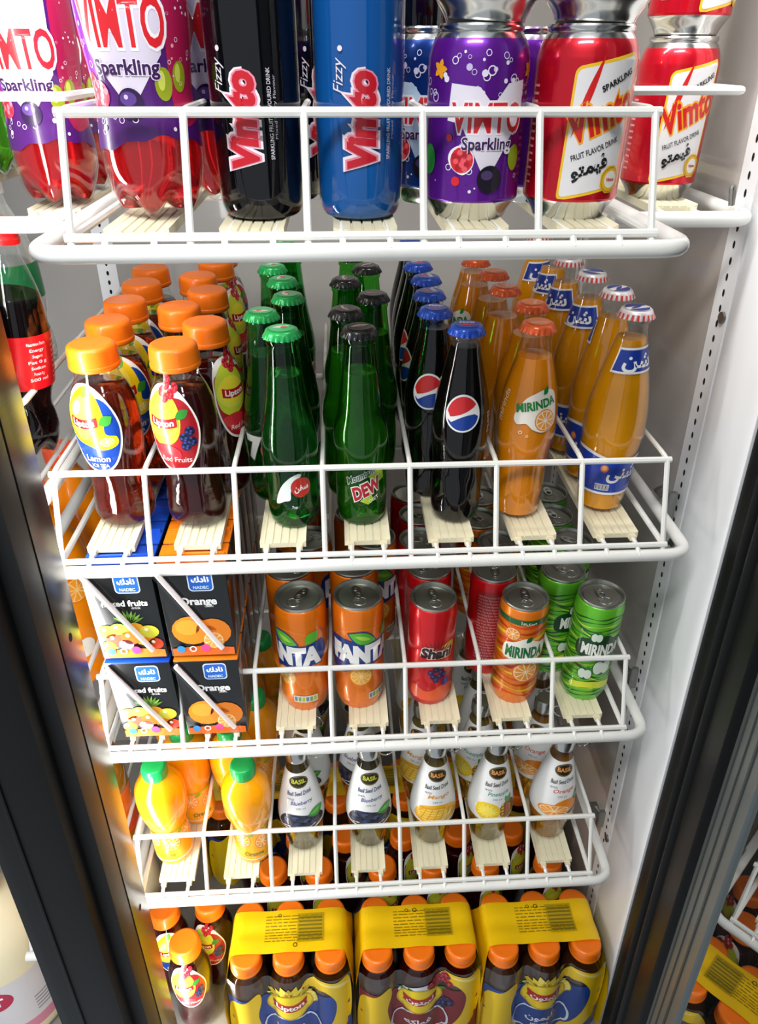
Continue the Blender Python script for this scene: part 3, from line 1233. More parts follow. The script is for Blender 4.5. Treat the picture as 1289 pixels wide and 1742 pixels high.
def make_pink():
    root = empty('sparkling_fruit_drink_bottle')
    filled('b', PINP, PET, PINKD, .196, root, 60, petal, .0013)
    prof = [(.0148, .222), (.0152, .223), (.0152, .236), (.0140, .238), (1e-5, .238)]
    lathe('cap', prof, mat('purple_cap', '#5b1c80', .35, 0, .3), root, 40)
    P = Print(round_surf(PINP, .034), .0035, .005, .00015, .0004)
    C = 2 * PI * .034
    edge = [(-C / 2 + C * k / 60, .0480 + .0045 * math.sin(2 * PI * k / 60 * 2 + .6) + .0012 * math.sin(2 * PI * k / 60 * 9)) for k in range(61)]
    P.poly('#4a1568', 0, edge + [(C / 2, .160), (-C / 2, .160)])
    P.poly('#8f1fb8', 1, [(-.062, .058), (-.030, .064), (-.022, .094), (-.028, .160), (-.066, .160)])
    P.poly('#a81a4a', 1, spline([(.030, .068), (.050, .060), (.070, .076), (.066, .150), (.032, .155)], 5))
    P.poly('#d9cfe0', 2, [(-.029, .160), (.028, .160), (.024, .098), (.004, .072), (-.004, .072), (-.026, .100)])
    P.outlined('VIMTO', .000, .1150, .036, '#d8222c', '#f6eef2', 3, .055, .022, width=.056)
    P.outlined('Sparkling', .000, .0915, .0115, '#3b1450', '#e9e0ee', 5, .05, .025, width=.044)
    P.dot('#2a1040', 7, .000, .0715, .0088, n=28)
    P.dot('#5a3a86', 8, -.0012, .0743, .0056, .0040)
    P.dot('#cdbce0', 9, -.0024, .0753, .0014)
    for x, z, r in ((.024, .082, .0075), (.037, .086, .0070)):
        P.dot('#8f9c1e', 3, x, z, r * .85, r * 1.25)
        P.dot('#c3cc52', 4, x - .0015, z + .002, r * .35, r * .75)
    for x, z, r in ((-.024, .076, .0085), (-.031, .083, .006), (-.034, .073, .006)):
        berry(P, 3, x, z, r, ('#e0405c', '#f58a9a', '#c3243f'), 9, int(z * 1e4))
    bubbles(P, random.Random(4), 16, -.045, .045, .054, .068, 3, ('#e9dbf0',), (.0010, .0019), .6)
    bubbles(P, random.Random(7), 18, .028, .055, .078, .150, 3, ('#e9a0b0', '#f2e4f4'), (.0005, .0012), .2)
    bubbles(P, random.Random(9), 26, -.055, -.026, .075, .150, 3, ('#f6c6ee', '#fbe8fb'), (.0006, .0020), .3)
    P.build('label', root)
    return root


pink = make_pink()

CYLP = smooth_profile([(0, .004), (.016, .0012), (.0225, .001), (.0270, .004), (.0292, .012), (.0298, .026), (.0300, .060), (.0300, .150), (.0290, .172), (.0240, .192), (.0170, .206), (.0140, .214), (.0138, .224)], 3)


def make_cyl(drink, kind):
    root = empty(kind)
    filled('b', CYLP, GLASS, drink, .200, root, 72, None, .0007, floor=.0015)
    lathe('cap', [(.0146, .222), (.0150, .223), (.0150, .236), (.0138, .238), (1e-5, .238)], mat('maroon_cap', '#5a0f1c', .35, 0, .3), root, 40)
    P = Print(round_surf(CYLP, .030), .0035, .006, .00015, .0003)
    x, z = .0, .0615
    for lay, colr, bold, w, hh in ((0, '#f1e4ea', .14, .0615, .0265), (1, '#e58aa0', .09, .0595, .0258), (2, '#c01526', .05, .0575, .0250)):
        P.text('Vimto', x, z, hh, colr, lay, bold, .12, PI / 2, width=w)
    P.text('Fizzy', x - .0150, z + .026, .010, '#e6dfe6', 1, .0, .35, PI / 2, width=.018)
    P.text('SPARKLING FRUIT FLAVOURED DRINK', x + .0190, z + .004, .0036, '#cfcbd2', 1, .01, 0, PI / 2, width=.052)
    P.text('Mixed Berry Flavour', x + .0225, z + .008, .0026, '#b9b6c4', 1, .0, 0, PI / 2, width=.036)
    P.dot('#f1e4ea', 1, x - .013, z + .040, .0016)
    P.build('label', root)
    return root


blackb = make_cyl(BLACKD, 'dark_fruit_drink_bottle')
blueb = make_cyl(BLUED, 'blue_fruit_drink_bottle')


# ---- cans
def can_parts(root, r, H, body_mat, neck=.88, base=.72, rim=None):
    nz = H - .0035
    prof = smooth_profile([(r * base, .0010), (r * base + .002, .0), (r * .93, .006), (r, .0125, 1), (r, H - (.022 if neck < .86 else .013), 1), (r * (neck + .05), H - .006), (r * neck, H - .004)], 4)
    lathe('can_body', prof, body_mat, root, 56, None, 35)
    q = r * neck
    lp = [(q - .0002, H - .0048), (q + .0010, H - .0030), (q + .0013, H - .0014), (q + .0007, H - .0002), (q - .0004, H - .0003), (q - .0012, H - .0022), (q - .0022, H - .0055), (q - .0036, H - .0058), (q - .0045, H - .0036), (q - .008, H - .0032), (1e-5, H - .0032)]
    lid = lathe('lid', lp, [LID], root, 56, None, 35)
    # opening tab with its finger hole, score ring and rivet
    bm = bmesh.new()
    loops = [ell(0, .0035, .0052, .0105, 24), ell(0, -.0015, .0030, .0036, 16)]
    tris = tessellate_polygon([[Vector((x, y, 0)) for x, y in lp_] for lp_ in (loops[0], loops[1][::-1])])
    flat = [(x, y) for x, y in loops[0]] + [(x, y) for x, y in loops[1][::-1]]
    bv = [bm.verts.new((x, y, H - .0022)) for x, y in flat]
    for t in tris:
        bm.faces.new([bv[i] for i in t])
    r_ = bmesh.ops.extrude_face_region(bm, geom=bm.faces[:])
    bmesh.ops.translate(bm, vec=(0, 0, .0007), verts=[v for v in r_['geom'] if isinstance(v, bmesh.types.BMVert)])
    add_lathe(bm, [(.0022, H - .0032), (.0022, H - .0010), (.0012, H - .0006), (1e-5, H - .0006)], 12, None, 0, (0, .0075))
    obj('tab', bm, RIM, lid)
    bm = bmesh.new()
    add_tube(bm, [(x, y, H - .0031) for x, y in ell(0, -.010 * r / .0265, .0068, .0062, 24) + [(.0068, -.010 * r / .0265)]], .00045, 5, False)
    obj('score_ring', bm, RIM, lid)
    return prof


def slim(kind, color, art, metal=.30):
    root = empty(kind)
    m = mat('can_' + kind + color[1:], color, .30, metal, .5)
    prof = can_parts(root, .0265, .138, m, .90, .78)
    P = Print(lambda u, v, e: ((.0265 + e) * math.sin(u / .0265), -(.0265 + e) * math.cos(u / .0265), v), .003, 0)
    art(P)
    P.build('printed_label', root)
    return root


def fanta_art(P):
    P.ring('#f4a03a', 0, .0, .090, .036, .0006, .022, n=40)
    P.poly('#16347f', 1, spline([(-.041, .094), (-.018, .098), (.010, .092), (.040, .096), (.042, .072), (.012, .064), (-.010, .060), (-.026, .052), (-.040, .058)], 5))
    P.outlined('FANTA', .0, .0800, .0285, '#f5f3ef', '#16347f', 2, .06, .09, width=.074)
    P.poly('#58b52c', 4, leaf(-.016, .106, .030, .0075, -.35))
    P.poly('#16347f', 3, leaf(-.018, .1066, .034, .0092, -.35))
    P.poly('#a6d94a', 5, leaf(-.010, .1045, .018, .0026, -.35))
    P.poly('#58b52c', 4, leaf(.020, .096, .020, .0065, .75))
    citrus(P, 1, -.004, .050, .0125, '#f59a1e', '#f7ae3a', '#fbd58e', 10)
    P.poly('#e4e2da', 2, rect(.004, .016, .030, .025, .001))
    for k in range(6):
        P.poly(('#5f7f9c', '#7aa85a', '#b8c23c')[k % 3], 3, rect(.005 + k * .0041, .0175, .0080 + k * .0041, .0235))
    for k in range(10):
        P.poly('#c9641c', 1, rect(-.070, .030 + k * .0055, -.048, .0322 + k * .0055))


fanta = slim('orange_soda_can', '#f07a0c', fanta_art)
fanta.scale = (1.05, 1.05, 1.10)


def shara_art(P):
    P.poly('#e8c32c', 0, spline([(-.004, .083), (.008, .090), (.020, .092), (.019, .078), (.006, .072), (-.008, .074)], 5))
    P.outlined('Shani', .0, .0800, .0185, '#241014', '#f3dcd0', 1, .045, .05, .15, width=.036)
    for k, (x, z) in enumerate(((-.006, .052), (.0, .056), (.006, .052), (-.003, .046), (.004, .046), (.010, .047), (.0, .041))):
        P.dot('#2c1a4c', 1, x, z, .0038)
        P.dot('#5d4a90', 2, x - .0008, z + .001, .0013)
    P.poly('#3d7a2a', 1, leaf(-.004, .060, .013, .004, .5))
    P.dot('#4a2f86', 2, .012, .036, .0055)
    for k in range(9):
        a = -.9 + k * .22
        P.poly('#8c1016', 0, leaf(.0, .074, .024, .0014, PI / 2 + a))
    P.poly('#f05a2a', 0, spline([(-.026, .012), (.026, .012), (.026, .026), (.010, .032), (-.010, .024), (-.026, .030)], 5))
    h = PI * .0265
    for k in range(22):
        P.text('sparkling fruit flavoured drink'[k % 7: 22 + k % 7], h - .004, .028 + k * .0042, .0034, '#e2a9a6', 1, .0, width=.030)
    P.poly('#a51d20', 0, rect(h - .022, .022, h + .014, .122))


shara = slim('berry_soda_can', '#d31219', shara_art)
shara.scale = (1, 1, 1.05)


def mir_art(P):
    rnd = random.Random(3)
    C = 2 * PI * .0265
    for k in range(13):
        z = .016 + k * .0082
        a = [(-C / 2 + C * t / 40, z + .0022 * math.sin(2 * PI * t / 40 * 3 + k * .7)) for t in range(41)]
        b = [(-C / 2 + C * t / 40, z + .0028 + .0026 * math.sin(2 * PI * t / 40 * 3 + k * .7 + .8)) for t in range(41)]
        P.poly(('#d8400f', '#f6c02a', '#b8320e')[k % 3], 0, a + b[::-1])
    P.poly('#155a2c', 1, rect(-C / 2, .1175, C / 2, .1245))
    P.text('\ufe8d\ufea9\ufee8\ufbfc\ufeae\ufbff\ufee3', .0, .1210, .0055, '#e8e6cf', 2, .02)
    P.poly('#f3efe2', 2, spline([(-.024, .088), (-.012, .094), (.0, .100), (.014, .093), (.025, .090), (.026, .074), (.014, .068), (.0, .064), (-.014, .068), (-.025, .072)], 5))
    P.text('MIRINDA', .0, .0800, .0205, '#0f6a34', 3, .05, width=.044)
    P.poly('#0f6a34', 3, leaf(.0, .094, .010, .003, .9))
    citrus(P, 2, .004, .052, .0155, '#e6761a', '#f2942a', '#fde2b4', 10)
    citrus(P, 2, -.016, .104, .0085, '#e6761a', '#f2942a', '#fde2b4', 8)


mircan = slim('orange_flavour_can', '#ef7d12', mir_art)
mircan.scale = (1, 1, 1.04)


def app_art(P):
    C = 2 * PI * .0265
    for k in range(26):
        z = .012 + k * .0043
        ph = k * .55
        a = [(-C / 2 + C * t / 48, z + .0030 * math.sin(2 * PI * t / 48 * 2 + ph) + .0012 * math.sin(2 * PI * t / 48 * 5 + 2 * ph)) for t in range(49)]
        b = [(u, zz + .0013 + .0008 * math.sin(u * 200 + ph)) for u, zz in a]
        P.poly(('#17702a', '#0f5a22', '#c8e63a')[k % 3], 0, a + b[::-1])
    P.poly('#103f1c', 1, spline([(-.028, .088), (-.012, .096), (.004, .100), (.016, .092), (.028, .090), (.028, .070), (.012, .064), (-.012, .066), (-.028, .070)], 5))
    P.text('MIRINDA', .0, .0800, .0205, '#f1f4ea', 2, .045, width=.045)
    for x, z, r in ((.005, .054, .0105), (-.013, .044, .0075), (-.008, .097, .0060)):
        P.dot('#0f5a22', 2, x, z, r + .0012)
        P.dot('#e2efdc', 3, x - r * .42, z, r * .58, r * .92)
        P.dot('#e2efdc', 3, x + r * .42, z, r * .58, r * .92)
        P.poly('#2a7a34', 4, leaf(x, z + r * .8, r * .9, r * .28, .9))
    P.poly('#e3ec3a', 1, spline([(-.026, .020), (-.006, .024), (.026, .018), (.026, .026), (.0, .033), (-.026, .028)], 5))


appcan = slim('green_apple_soda_can', '#6ac82e', app_art)
appcan.scale = (1, 1, 1.04)


def fat(kind, color, art):
    root = empty(kind)
    m = mat('can_' + kind, color, .28, .55, .5)
    prof = smooth_profile([(.0235, .0012), (.0250, .0), (.0275, .005), (.0330, .0125), (.0335, .0150, 1), (.0335, .0960, 1), (.0315, .1040), (.0285, .1095), (.0272, .1110)], 4)
    bm = bmesh.new()
    add_lathe(bm, prof, 60)
    o = obj('can_body', bm, [m, RIM], root, 35)
    for p in o.data.polygons:
        if p.center.z < .0118 or p.center.z > .1072:
            p.material_index = 1
    q = .0270
    lid = lathe('lid', [(q - .0002, .1105), (q + .0012, .1120), (q + .0015, .1138), (q + .0008, .1150), (q - .0006, .1149), (q - .0016, .1125), (q - .003, .1090), (q - .0045, .1088), (q - .006, .1110), (1e-5, .1114)], RIM, root, 56, None, 35)
    bm = bmesh.new()
    bmesh.ops.create_circle(bm, cap_ends=True, radius=.008, segments=20, matrix=Matrix.Translation((0, .004, .1126)) @ Matrix.Diagonal((.75, 1.25, 1, 1)))
    r_ = bmesh.ops.extrude_face_region(bm, geom=bm.faces[:])
    bmesh.ops.translate(bm, vec=(0, 0, .0008), verts=[v for v in r_['geom'] if isinstance(v, bmesh.types.BMVert)])
    obj('tab', bm, LID, lid)
    P = Print(lambda u, v, e: ((radius_fat(v) + e) * math.sin(u / .0335), -(radius_fat(v) + e) * math.cos(u / .0335), v), .0035, .006)
    art(P)
    P.build('printed_label', root)
    return root


radius_fat = radius_of(smooth_profile([(.0330, .0125), (.0335, .0150, 1), (.0335, .0960, 1), (.0315, .1040), (.0285, .1095)], 4))


def vim_can_art(base):
    def art(P):
        rnd = random.Random(11)
        blue = base == 'blue'
        bubbles(P, rnd, 46, -.050, .050, .074, .100, 1, ('#e9e2f4', '#cdbbe6'), (.0008, .0022), .45)
        bubbles(P, rnd, 40, -.070, .070, .018, .070, 1, ('#e9e2f4', '#b08ad6', '#3a0f5e'), (.0006, .0016), .3)
        for x in (-.036, .033):
            for k in range(5):
                P.poly('#f0a020', 2, leaf(x, .0905, .006, .0018, k * 1.26))
        vcol = '#bcd3ea' if blue else '#e6e0ec'
        for off in (0,):
            P.poly(vcol, 2, [(off - .026, .083), (off - .007, .081), (off + .002, .071), (off + .012, .083), (off + .026, .085), (off + .026, .060), (off + .020, .058), (off + .003, .030), (off - .002, .030), (off - .018, .060), (off - .028, .062)])
            P.outlined('VIMTO', off + .0, .0640, .0235, '#d3202c', '#f3eaf2', 3, .06, .025, width=.050)
            P.outlined('Sparkling', off + .0, .0490, .0100, '#3a1450', '#e6e0ec', 5, .06, .02, width=.034)
            P.dot('#181020', 7, off + .003, .0275, .0085, n=24)
            P.dot('#4c3a66', 8, off + .001, .0300, .0040, .0030)
        P.dot('#8aa51e', 3, .022, .040, .0055, .008)
        P.dot('#2e8a3a', 3, -.044, .038, .0065, .0095)
        P.poly('#f4f0f6', 3, spline([(-.024, .045), (-.016, .048), (-.009, .043), (-.009, .035), (-.015, .030), (-.022, .033), (-.026, .039)], 5))
        berry(P, 4, -.0165, .0390, .0078, ('#d8202e', '#f05a66', '#b01222'), 12, 3)
        P.dot('#d8202e', 3, -.020, .026, .0030)
        P.dot('#d8202e', 3, -.026, .052, .0022)
    return art


purplecan = fat('purple_fruit_drink_can', '#6a1b9e', vim_can_art('purple'))
bluecan = fat('blue_fruit_drink_can', '#163a86', vim_can_art('blue'))


def red_can_art(P):
    for off in (0., PI * .0335):
        sk = .0015
        f = lambda x, z: (off + x + sk * (z - .058) / .04, z + .004 * x / .02)
        P.poly('#f0c22c', 0, [f(x, z) for x, z in rect(-.0225, .0175, .0225, .0965, .004)])
        P.poly('#e5e3e4', 1, [f(x, z) for x, z in rect(-.0208, .0195, .0208, .0945, .003)])
        rot = .40
        P.outlined('Vimto', off + .001, .0665, .0270, '#cf2020', '#f3a71c', 2, .05, .03, .15, rot, width=.049)
        P.poly('#cf2020', 2, leaf(off - .019, .052, .050, .0022, 1.25))
        P.text('SPARKLING', off + .008, .0850, .0048, '#1a1a1c', 4, .03, 0, rot + .05, width=.024)
        P.text('FRUIT FLAVOR DRINK', off - .001, .0455, .0050, '#2a2a2c', 4, .01, 0, rot - .05, width=.034)
        P.text('\ufeee\ufe98\ufee4\ufef4\ufb6c', off - .004, .0350, .0105, '#141416', 4, .04, 0, rot - .08, width=.026)
        oc = [(off + .0140 + .0092 * math.cos(PI / 8 + k * PI / 4), .0265 + .0092 * math.sin(PI / 8 + k * PI / 4)) for k in range(8)]
        P.poly('#e8b91e', 4, oc)
        P.ring('#c08a10', 5, off + .0140, .0265, .0080, .0006)
        P.dot('#f0ece4', 5, off + .0140, .0265, .0055)
        P.text('Vimto', off + .0140, .0265, .0032, '#c01a20', 6, .03)
    h = PI * .0335 / 2
    for k in range(14):
        P.poly('#e9868c', 1, rect(-h - .004 + .0003 * (k % 3), .022 + k * .0045, -h + .004, .0235 + k * .0045))


redcan = fat('red_fruit_drink_can', '#d40f26', red_can_art)

# ---- small orange juice bottle with green cap
OJP = smooth_profile([(0, .002), (.014, .0006), (.0192, .003), (.0212, .010), (.0214, .030), (.0212, .050), (.0208, .058), (.0222, .070), (.0250, .084), (.0268, .100), (.0270, .114), (.0256, .127), (.0212, .138), (.0156, .145), (.0140, .148)], 3)
OJP = [(r * (1 + .12 * min(1, max(0, (.150 - z) / .02))), z) for r, z in OJP]


def make_oj():
    root = empty('orange_juice_bottle')
    lathe('bottle_body', OJP, JUICED, root, 44)
    r = .0152
    lathe('cap', smooth_profile([(r - .0006, .1455), (r, .147), (r, .158), (r - .0012, .1615), (r - .0034, .1628), (1e-5, .1628)], 2), GCAP, root, 60, lambda th, rr, zz: (rr + (.0003 * math.cos(40 * th) if .148 < zz < .159 else 0), zz))
    P = Print(round_surf(OJP, .0294), .0028, .0045)
    C = 2 * PI * .0294
    P.poly('#ffb014', 0, rect(-C / 2, .014, C / 2, .0655))
    P.poly('#a6b81e', 1, rect(-C / 2, .0640, C / 2, .0665))
    P.poly('#f4e9c8', 1, rect(-C / 2, .0120, C / 2, .0142))
    for k in range(6):
        x = -C / 2 + C * (k + .5) / 6
        citrus(P, 1, x, .044 if k % 2 else .050, .0125, '#f07f0a', '#f79a22', '#ffe2ac', 9)
        P.poly('#8fae20', 4, leaf(x + .008, .058, .012, .003, .4))
    for x in (0, C / 2):
        P.text('Orange', x, .0245, .0105, '#6f7a12', 4, .02, width=.030)
    P.build('label', root)
    return root


oj = make_oj()
oj.scale = (1, 1, 1.08)

# ---- basil seed drink bottle
BASP = smooth_profile([(0, .003), (.015, .0008), (.0192, .002), (.0206, .012), (.0228, .028), (.0252, .044), (.0266, .058), (.0262, .070), (.0240, .086), (.0208, .104), (.0172, .124), (.0140, .142), (.0122, .152), (.0118, .158), (.0126, .1595), (.0126, .163)], 3)
BASP = [(r * (1 + .09 * min(1, max(0, (.150 - z) / .03))), z) for r, z in BASP]


def flute(th, r, z):
    if z < .040 and r > .012:
        return r - .0009 * (.5 + .5 * math.cos(16 * th)) * math.sin(min(z, .04) / .04 * PI), z
    return r, z


def make_basil(fruit):
    root = empty('basil_seed_drink_bottle')
    dark = fruit == 'Blueberry'
    filled('b', BASP, GLASS, SEEDD if dark else (SEEDY if fruit != 'Orange' else mat('orange_seed_drink', '#f0a030', .05, 0, .2, .7, 1.34)), .141, root, 64, flute, .0010)
    cap = lathe('cap', [(.0132, .1575), (.0136, .160), (.0134, .172), (.0124, .1755), (.0105, .1760), (.0100, .1752), (1e-5, .1752)], SILVER, root, 48)
    bm = bmesh.new()
    add_tube(bm, [(.0125 + .0085 + .0085 * math.cos(a), -.006, .166 + .0085 * math.sin(a)) for a in [2 * PI * k / 20 for k in range(21)]], .0008, 6, False)
    obj('pull_ring', bm, SILVER, cap)
    P = Print(round_surf(BASP, .0215), .0028, .0040)
    R = radius_of(BASP)
    C = 2 * PI * .0215 * .5
    P.poly('#f0f0ee', 0, [(-C * .98, .060)] + [(-C * .98 + C * 1.96 * k / 24, .058 - .004 * math.cos(PI * (k / 12 - 1))) for k in range(25)] + [(C * .98, .143), (-C * .98, .143)])
    P.dot('#2e2410', 1, 0, .131, .0150, .0088, 30)
    P.ring('#8a7a4a', 2, 0, .131, .0140, .0008, .0080, 0, 30)
    P.text('BASIL', 0, .1315, .0080, ('#c9cf3a' if dark else '#e59a4a'), 3, .03, width=.022, arc=6)
    P.text('Basil Seed Drink', 0, .1150, .0085, '#2a2a6a' if dark else '#33332c', 2, .02, .25, .08, width=.032)
    P.text('with', -.011, .1060, .0050, '#5a5a7a', 2, .0, .25)
    P.text(fruit, .002, .1010, .0078, {'Blueberry': '#4a3f8e', 'Mango': '#e0962a', 'Pineapple': '#3a9a8a', 'Orange': '#d0503a'}[fruit], 2, .01, .25, .08, width=.025)
    P.text('290 ml', 0, .0925, .0038, '#7a7a80', 2)
    if dark:
        P.poly('#23283f', 1, spline([(-.024, .062), (-.018, .079), (-.006, .083), (.008, .080), (.020, .076), (.024, .064), (.010, .057), (-.010, .057)], 5))
        for k, (x, z, r) in enumerate(((-.014, .071, .0058), (-.005, .076, .0056), (-.003, .066, .0064), (.006, .071, .0058), (.013, .066, .0060), (-.017, .063, .0052))):
            P.dot('#1b2138', 2, x, z, r)
            P.dot('#39456e', 3, x - .0012, z + .0016, r * .55)
            P.dot('#0c0f1c', 4, x + .0006, z, r * .25)
        P.poly('#2f8f2e', 5, leaf(.006, .080, .020, .0068, .12))
        P.poly('#5cb94a', 6, leaf(.008, .081, .015, .0028, .12))
        for k in range(12):
            P.poly('#e8e9f0', 5, leaf(-.023 + k * .004, .0585 + .0018 * (k % 3), .005, .0009, .5))
    elif fruit == 'Mango':
        P.poly('#f0b21c', 1, spline([(-.023, .064), (-.019, .081), (-.002, .088), (.016, .084), (.024, .072), (.014, .060), (-.010, .057)], 5))
        P.poly('#f9cf4a', 2, spline([(-.019, .067), (-.014, .079), (.0, .083), (.010, .077), (.004, .064), (-.010, .061)], 5))
        for k in range(5):
            P.poly('#c8860e', 3, [(-.016 + k * .006, .063), (-.0154 + k * .006, .063), (-.0104 + k * .006, .081), (-.011 + k * .006, .081)])
            P.poly('#c8860e', 3, [(-.017, .065 + k * .004), (-.017, .0656 + k * .004), (.008, .0676 + k * .004), (.008, .067 + k * .004)])
        P.poly('#e6d9a0', 3, leaf(-.004, .056, .030, .0022, .75))
    elif fruit == 'Pineapple':
        P.dot('#f3cf1e', 1, -.009, .073, .0130, .0140)
        for k in range(12):
            a = k * .53
            P.poly('#f9e35a', 2, leaf(-.009, .073, .0115, .0016, a))
        P.dot('#8a4a1c', 1, .013, .073, .0105, .0140)
        for k in range(18):
            P.dot(('#d8b23a', '#c85a2a')[k % 2], 2, .006 + (k % 4) * .0045, .063 + (k // 4) * .0048, .0015, .0018)
        P.poly('#2e8a3a', 3, leaf(.013, .084, .012, .0028, 1.2))
        P.poly('#3fa04a', 3, leaf(.013, .084, .012, .0028, 1.9))
    else:
        P.poly('#2c4a2e', 1, spline([(.010, .060), (.022, .070), (.024, .096), (.014, .086), (.004, .076)], 5))
        P.dot('#ef8c1a', 2, .006, .077, .0130, .0105)
        citrus(P, 3, -.006, .070, .0165, '#f08a14', '#f6a030', '#fde6ba', 10, .0095, .1)
        P.poly('#2f7a3a', 5, leaf(.014, .082, .014, .003, 1.0))
    P.build('label', root)
    return root


basil = {k: make_basil(k) for k in ('Blueberry', 'Mango', 'Pineapple', 'Orange')}
for b_ in basil.values():
    b_.scale = (1.02, 1.02, 1.075)


# ---- drink cartons
def make_carton(kind):
    w, d, h = .066, .040, .104
    root = empty('juice_carton')
    mixed = kind == 'mixed'
    topm = paint('#1448b8', .4) if mixed else paint('#ee7a12', .4)
    bm = bmesh.new()
    fs = add_box(bm, -w / 2, w / 2, -d / 2, d / 2, 0, h, .0016)
    for f in bm.faces:
        n = f.normal
        f.normal_update()
        if f.calc_center_median().z > h - .0018:
            f.material_index = 1
        elif f.calc_center_median().y > d / 2 - .002:
            f.material_index = 1
    obj('carton_body', bm, [paint('#101214', .3, .6), topm], root)
    bm = bmesh.new()
    add_box(bm, -w / 2 + .002, w / 2 - .002, -.003, .003, h - .0002, h + .0012, .0005)
    add_box(bm, -w / 2 + .002, w / 2 - .002, -.0016, .0016, h + .0010, h + .0030, .0005)
    obj('top_seam', bm, topm, root)
    P = Print(front_surf(-d / 2), 0, 0, .0002, .0003)
    lg = rect(-.004, h - .026, .020, h - .005, .004)
    P.poly('#dfe8f4', 0, lg)
    P.poly('#1d63c8', 1, rect(-.0028, h - .0248, .0188, h - .0062, .0034))
    P.text('\ufed9\ufea9\ufe8e\ufee7', .008, h - .0125, .0085, '#f6f8fb', 2, .05, width=.017)
    P.text('NADEC', .008, h - .0215, .0045, '#d6ecf8', 2, .03)
    if mixed:
        P.text('mixed fruits', .002, h - .037, .0090, '#f6f6f4', 2, .035, width=.044)
        P.text('drink', .012, h - .0425, .0042, '#dcdcdc', 2)
        for k in range(9):
            P.poly(('#5c8f2e', '#86b34a')[k % 2], 1, leaf(.002, .042, .017, .0015, .5 + k * .26))
        for k, (x, z, r, c) in enumerate(((-.022, .034, .0095, '#f2d21c'), (-.010, .037, .0085, '#8cc63a'), (.006, .036, .010, '#f0a81c'), (.020, .033, .0095, '#d8d23a'), (-.016, .024, .0095, '#e8503a'), (.0, .026, .010, '#f26a1c'),
                                       (.014, .024, .0100, '#f08a1c'), (-.024, .016, .0080, '#f6b02a'), (.024, .018, .0085, '#e2461e'), (-.006, .018, .0075, '#f29ab0'))):
            P.dot(c, 2 + k % 2, x * .98, z, min(r, .031 - abs(x * .98)), r * .8)
            P.dot('#fff0c0', 4, x * .98 - r * .25, z + r * .3, r * .22)
    else:
        P.text('Orange', .003, h - .037, .0115, '#f6f6f4', 2, .04, width=.036)
        P.text('drink', .013, h - .0430, .0042, '#dcdcdc', 2)
        P.dot('#f08a12', 1, -.009, .032, .0190, .0170)
        P.dot('#f59e2c', 2, -.012, .036, .0120, .0095)
        P.dot('#ef8410', 2, .013, .030, .0175, .0160)
        P.poly('#b55a08', 4, leaf(.006, .038, .012, .002, -.5))
        citrus(P, 3, .012, .020, .0110, '#f08a12', '#f8a83a', '#ffe6b8', 9)
    P.poly('#f06a1a' if not mixed else '#f4862a', 1, [(-.031, 0.001), (.031, .001), (.031, .010), (.0, .013), (-.031, .010)])
    P.dot('#2f8fd8', 6, -.022, .010, .0042)
    P.ring('#f6f6f4', 6, -.010, .010, .0036, .0012)
    P.dot('#e8468a', 6, .003, .011, .0046)
    P.text('C', -.010, .010, .004, '#1c1c1c', 7, .04)
    P.build('front_print', root)
    # straw in its clear sleeve, glued slantwise to the front
    st = empty('straw')
    st.parent = root
    bm = bmesh.new()
    add_tube(bm, [(-.030, -d / 2 - .0036, .100), (.020, -d / 2 - .0036, .012)], .0027, 10)
    obj('tube', bm, paint('#fbeeea', .5), st)
    bm = bmesh.new()
    a, c = Vector((-.031, -d / 2 - .0032, .102)), Vector((.022, -d / 2 - .0032, .008))
    n = (c - a).normalized().cross(Vector((0, 1, 0)))
    q = [a + n * .0066, a - n * .0066, c - n * .0066, c + n * .0066]
    dy = Vector((0, -.0036, 0))
    v1 = [bm.verts.new(p) for p in q]
    v2 = [bm.verts.new(a_ + dy) for a_ in (a + n * .0042, a - n * .0042, c - n * .0042, c + n * .0042)]
    bm.faces.new(v2)
    for k in range(4):
        bm.faces.new((v1[k], v1[(k + 1) % 4], v2[(k + 1) % 4], v2[k]))
    obj('sleeve', bm, FILM, st)
    return root


cart_m, cart_o = make_carton('mixed'), make_carton('orange')
cart_m.scale = cart_o.scale = (1, 1, 1.08)

# ---- shrink-wrapped six-packs
PX, PY = .0595, .0600


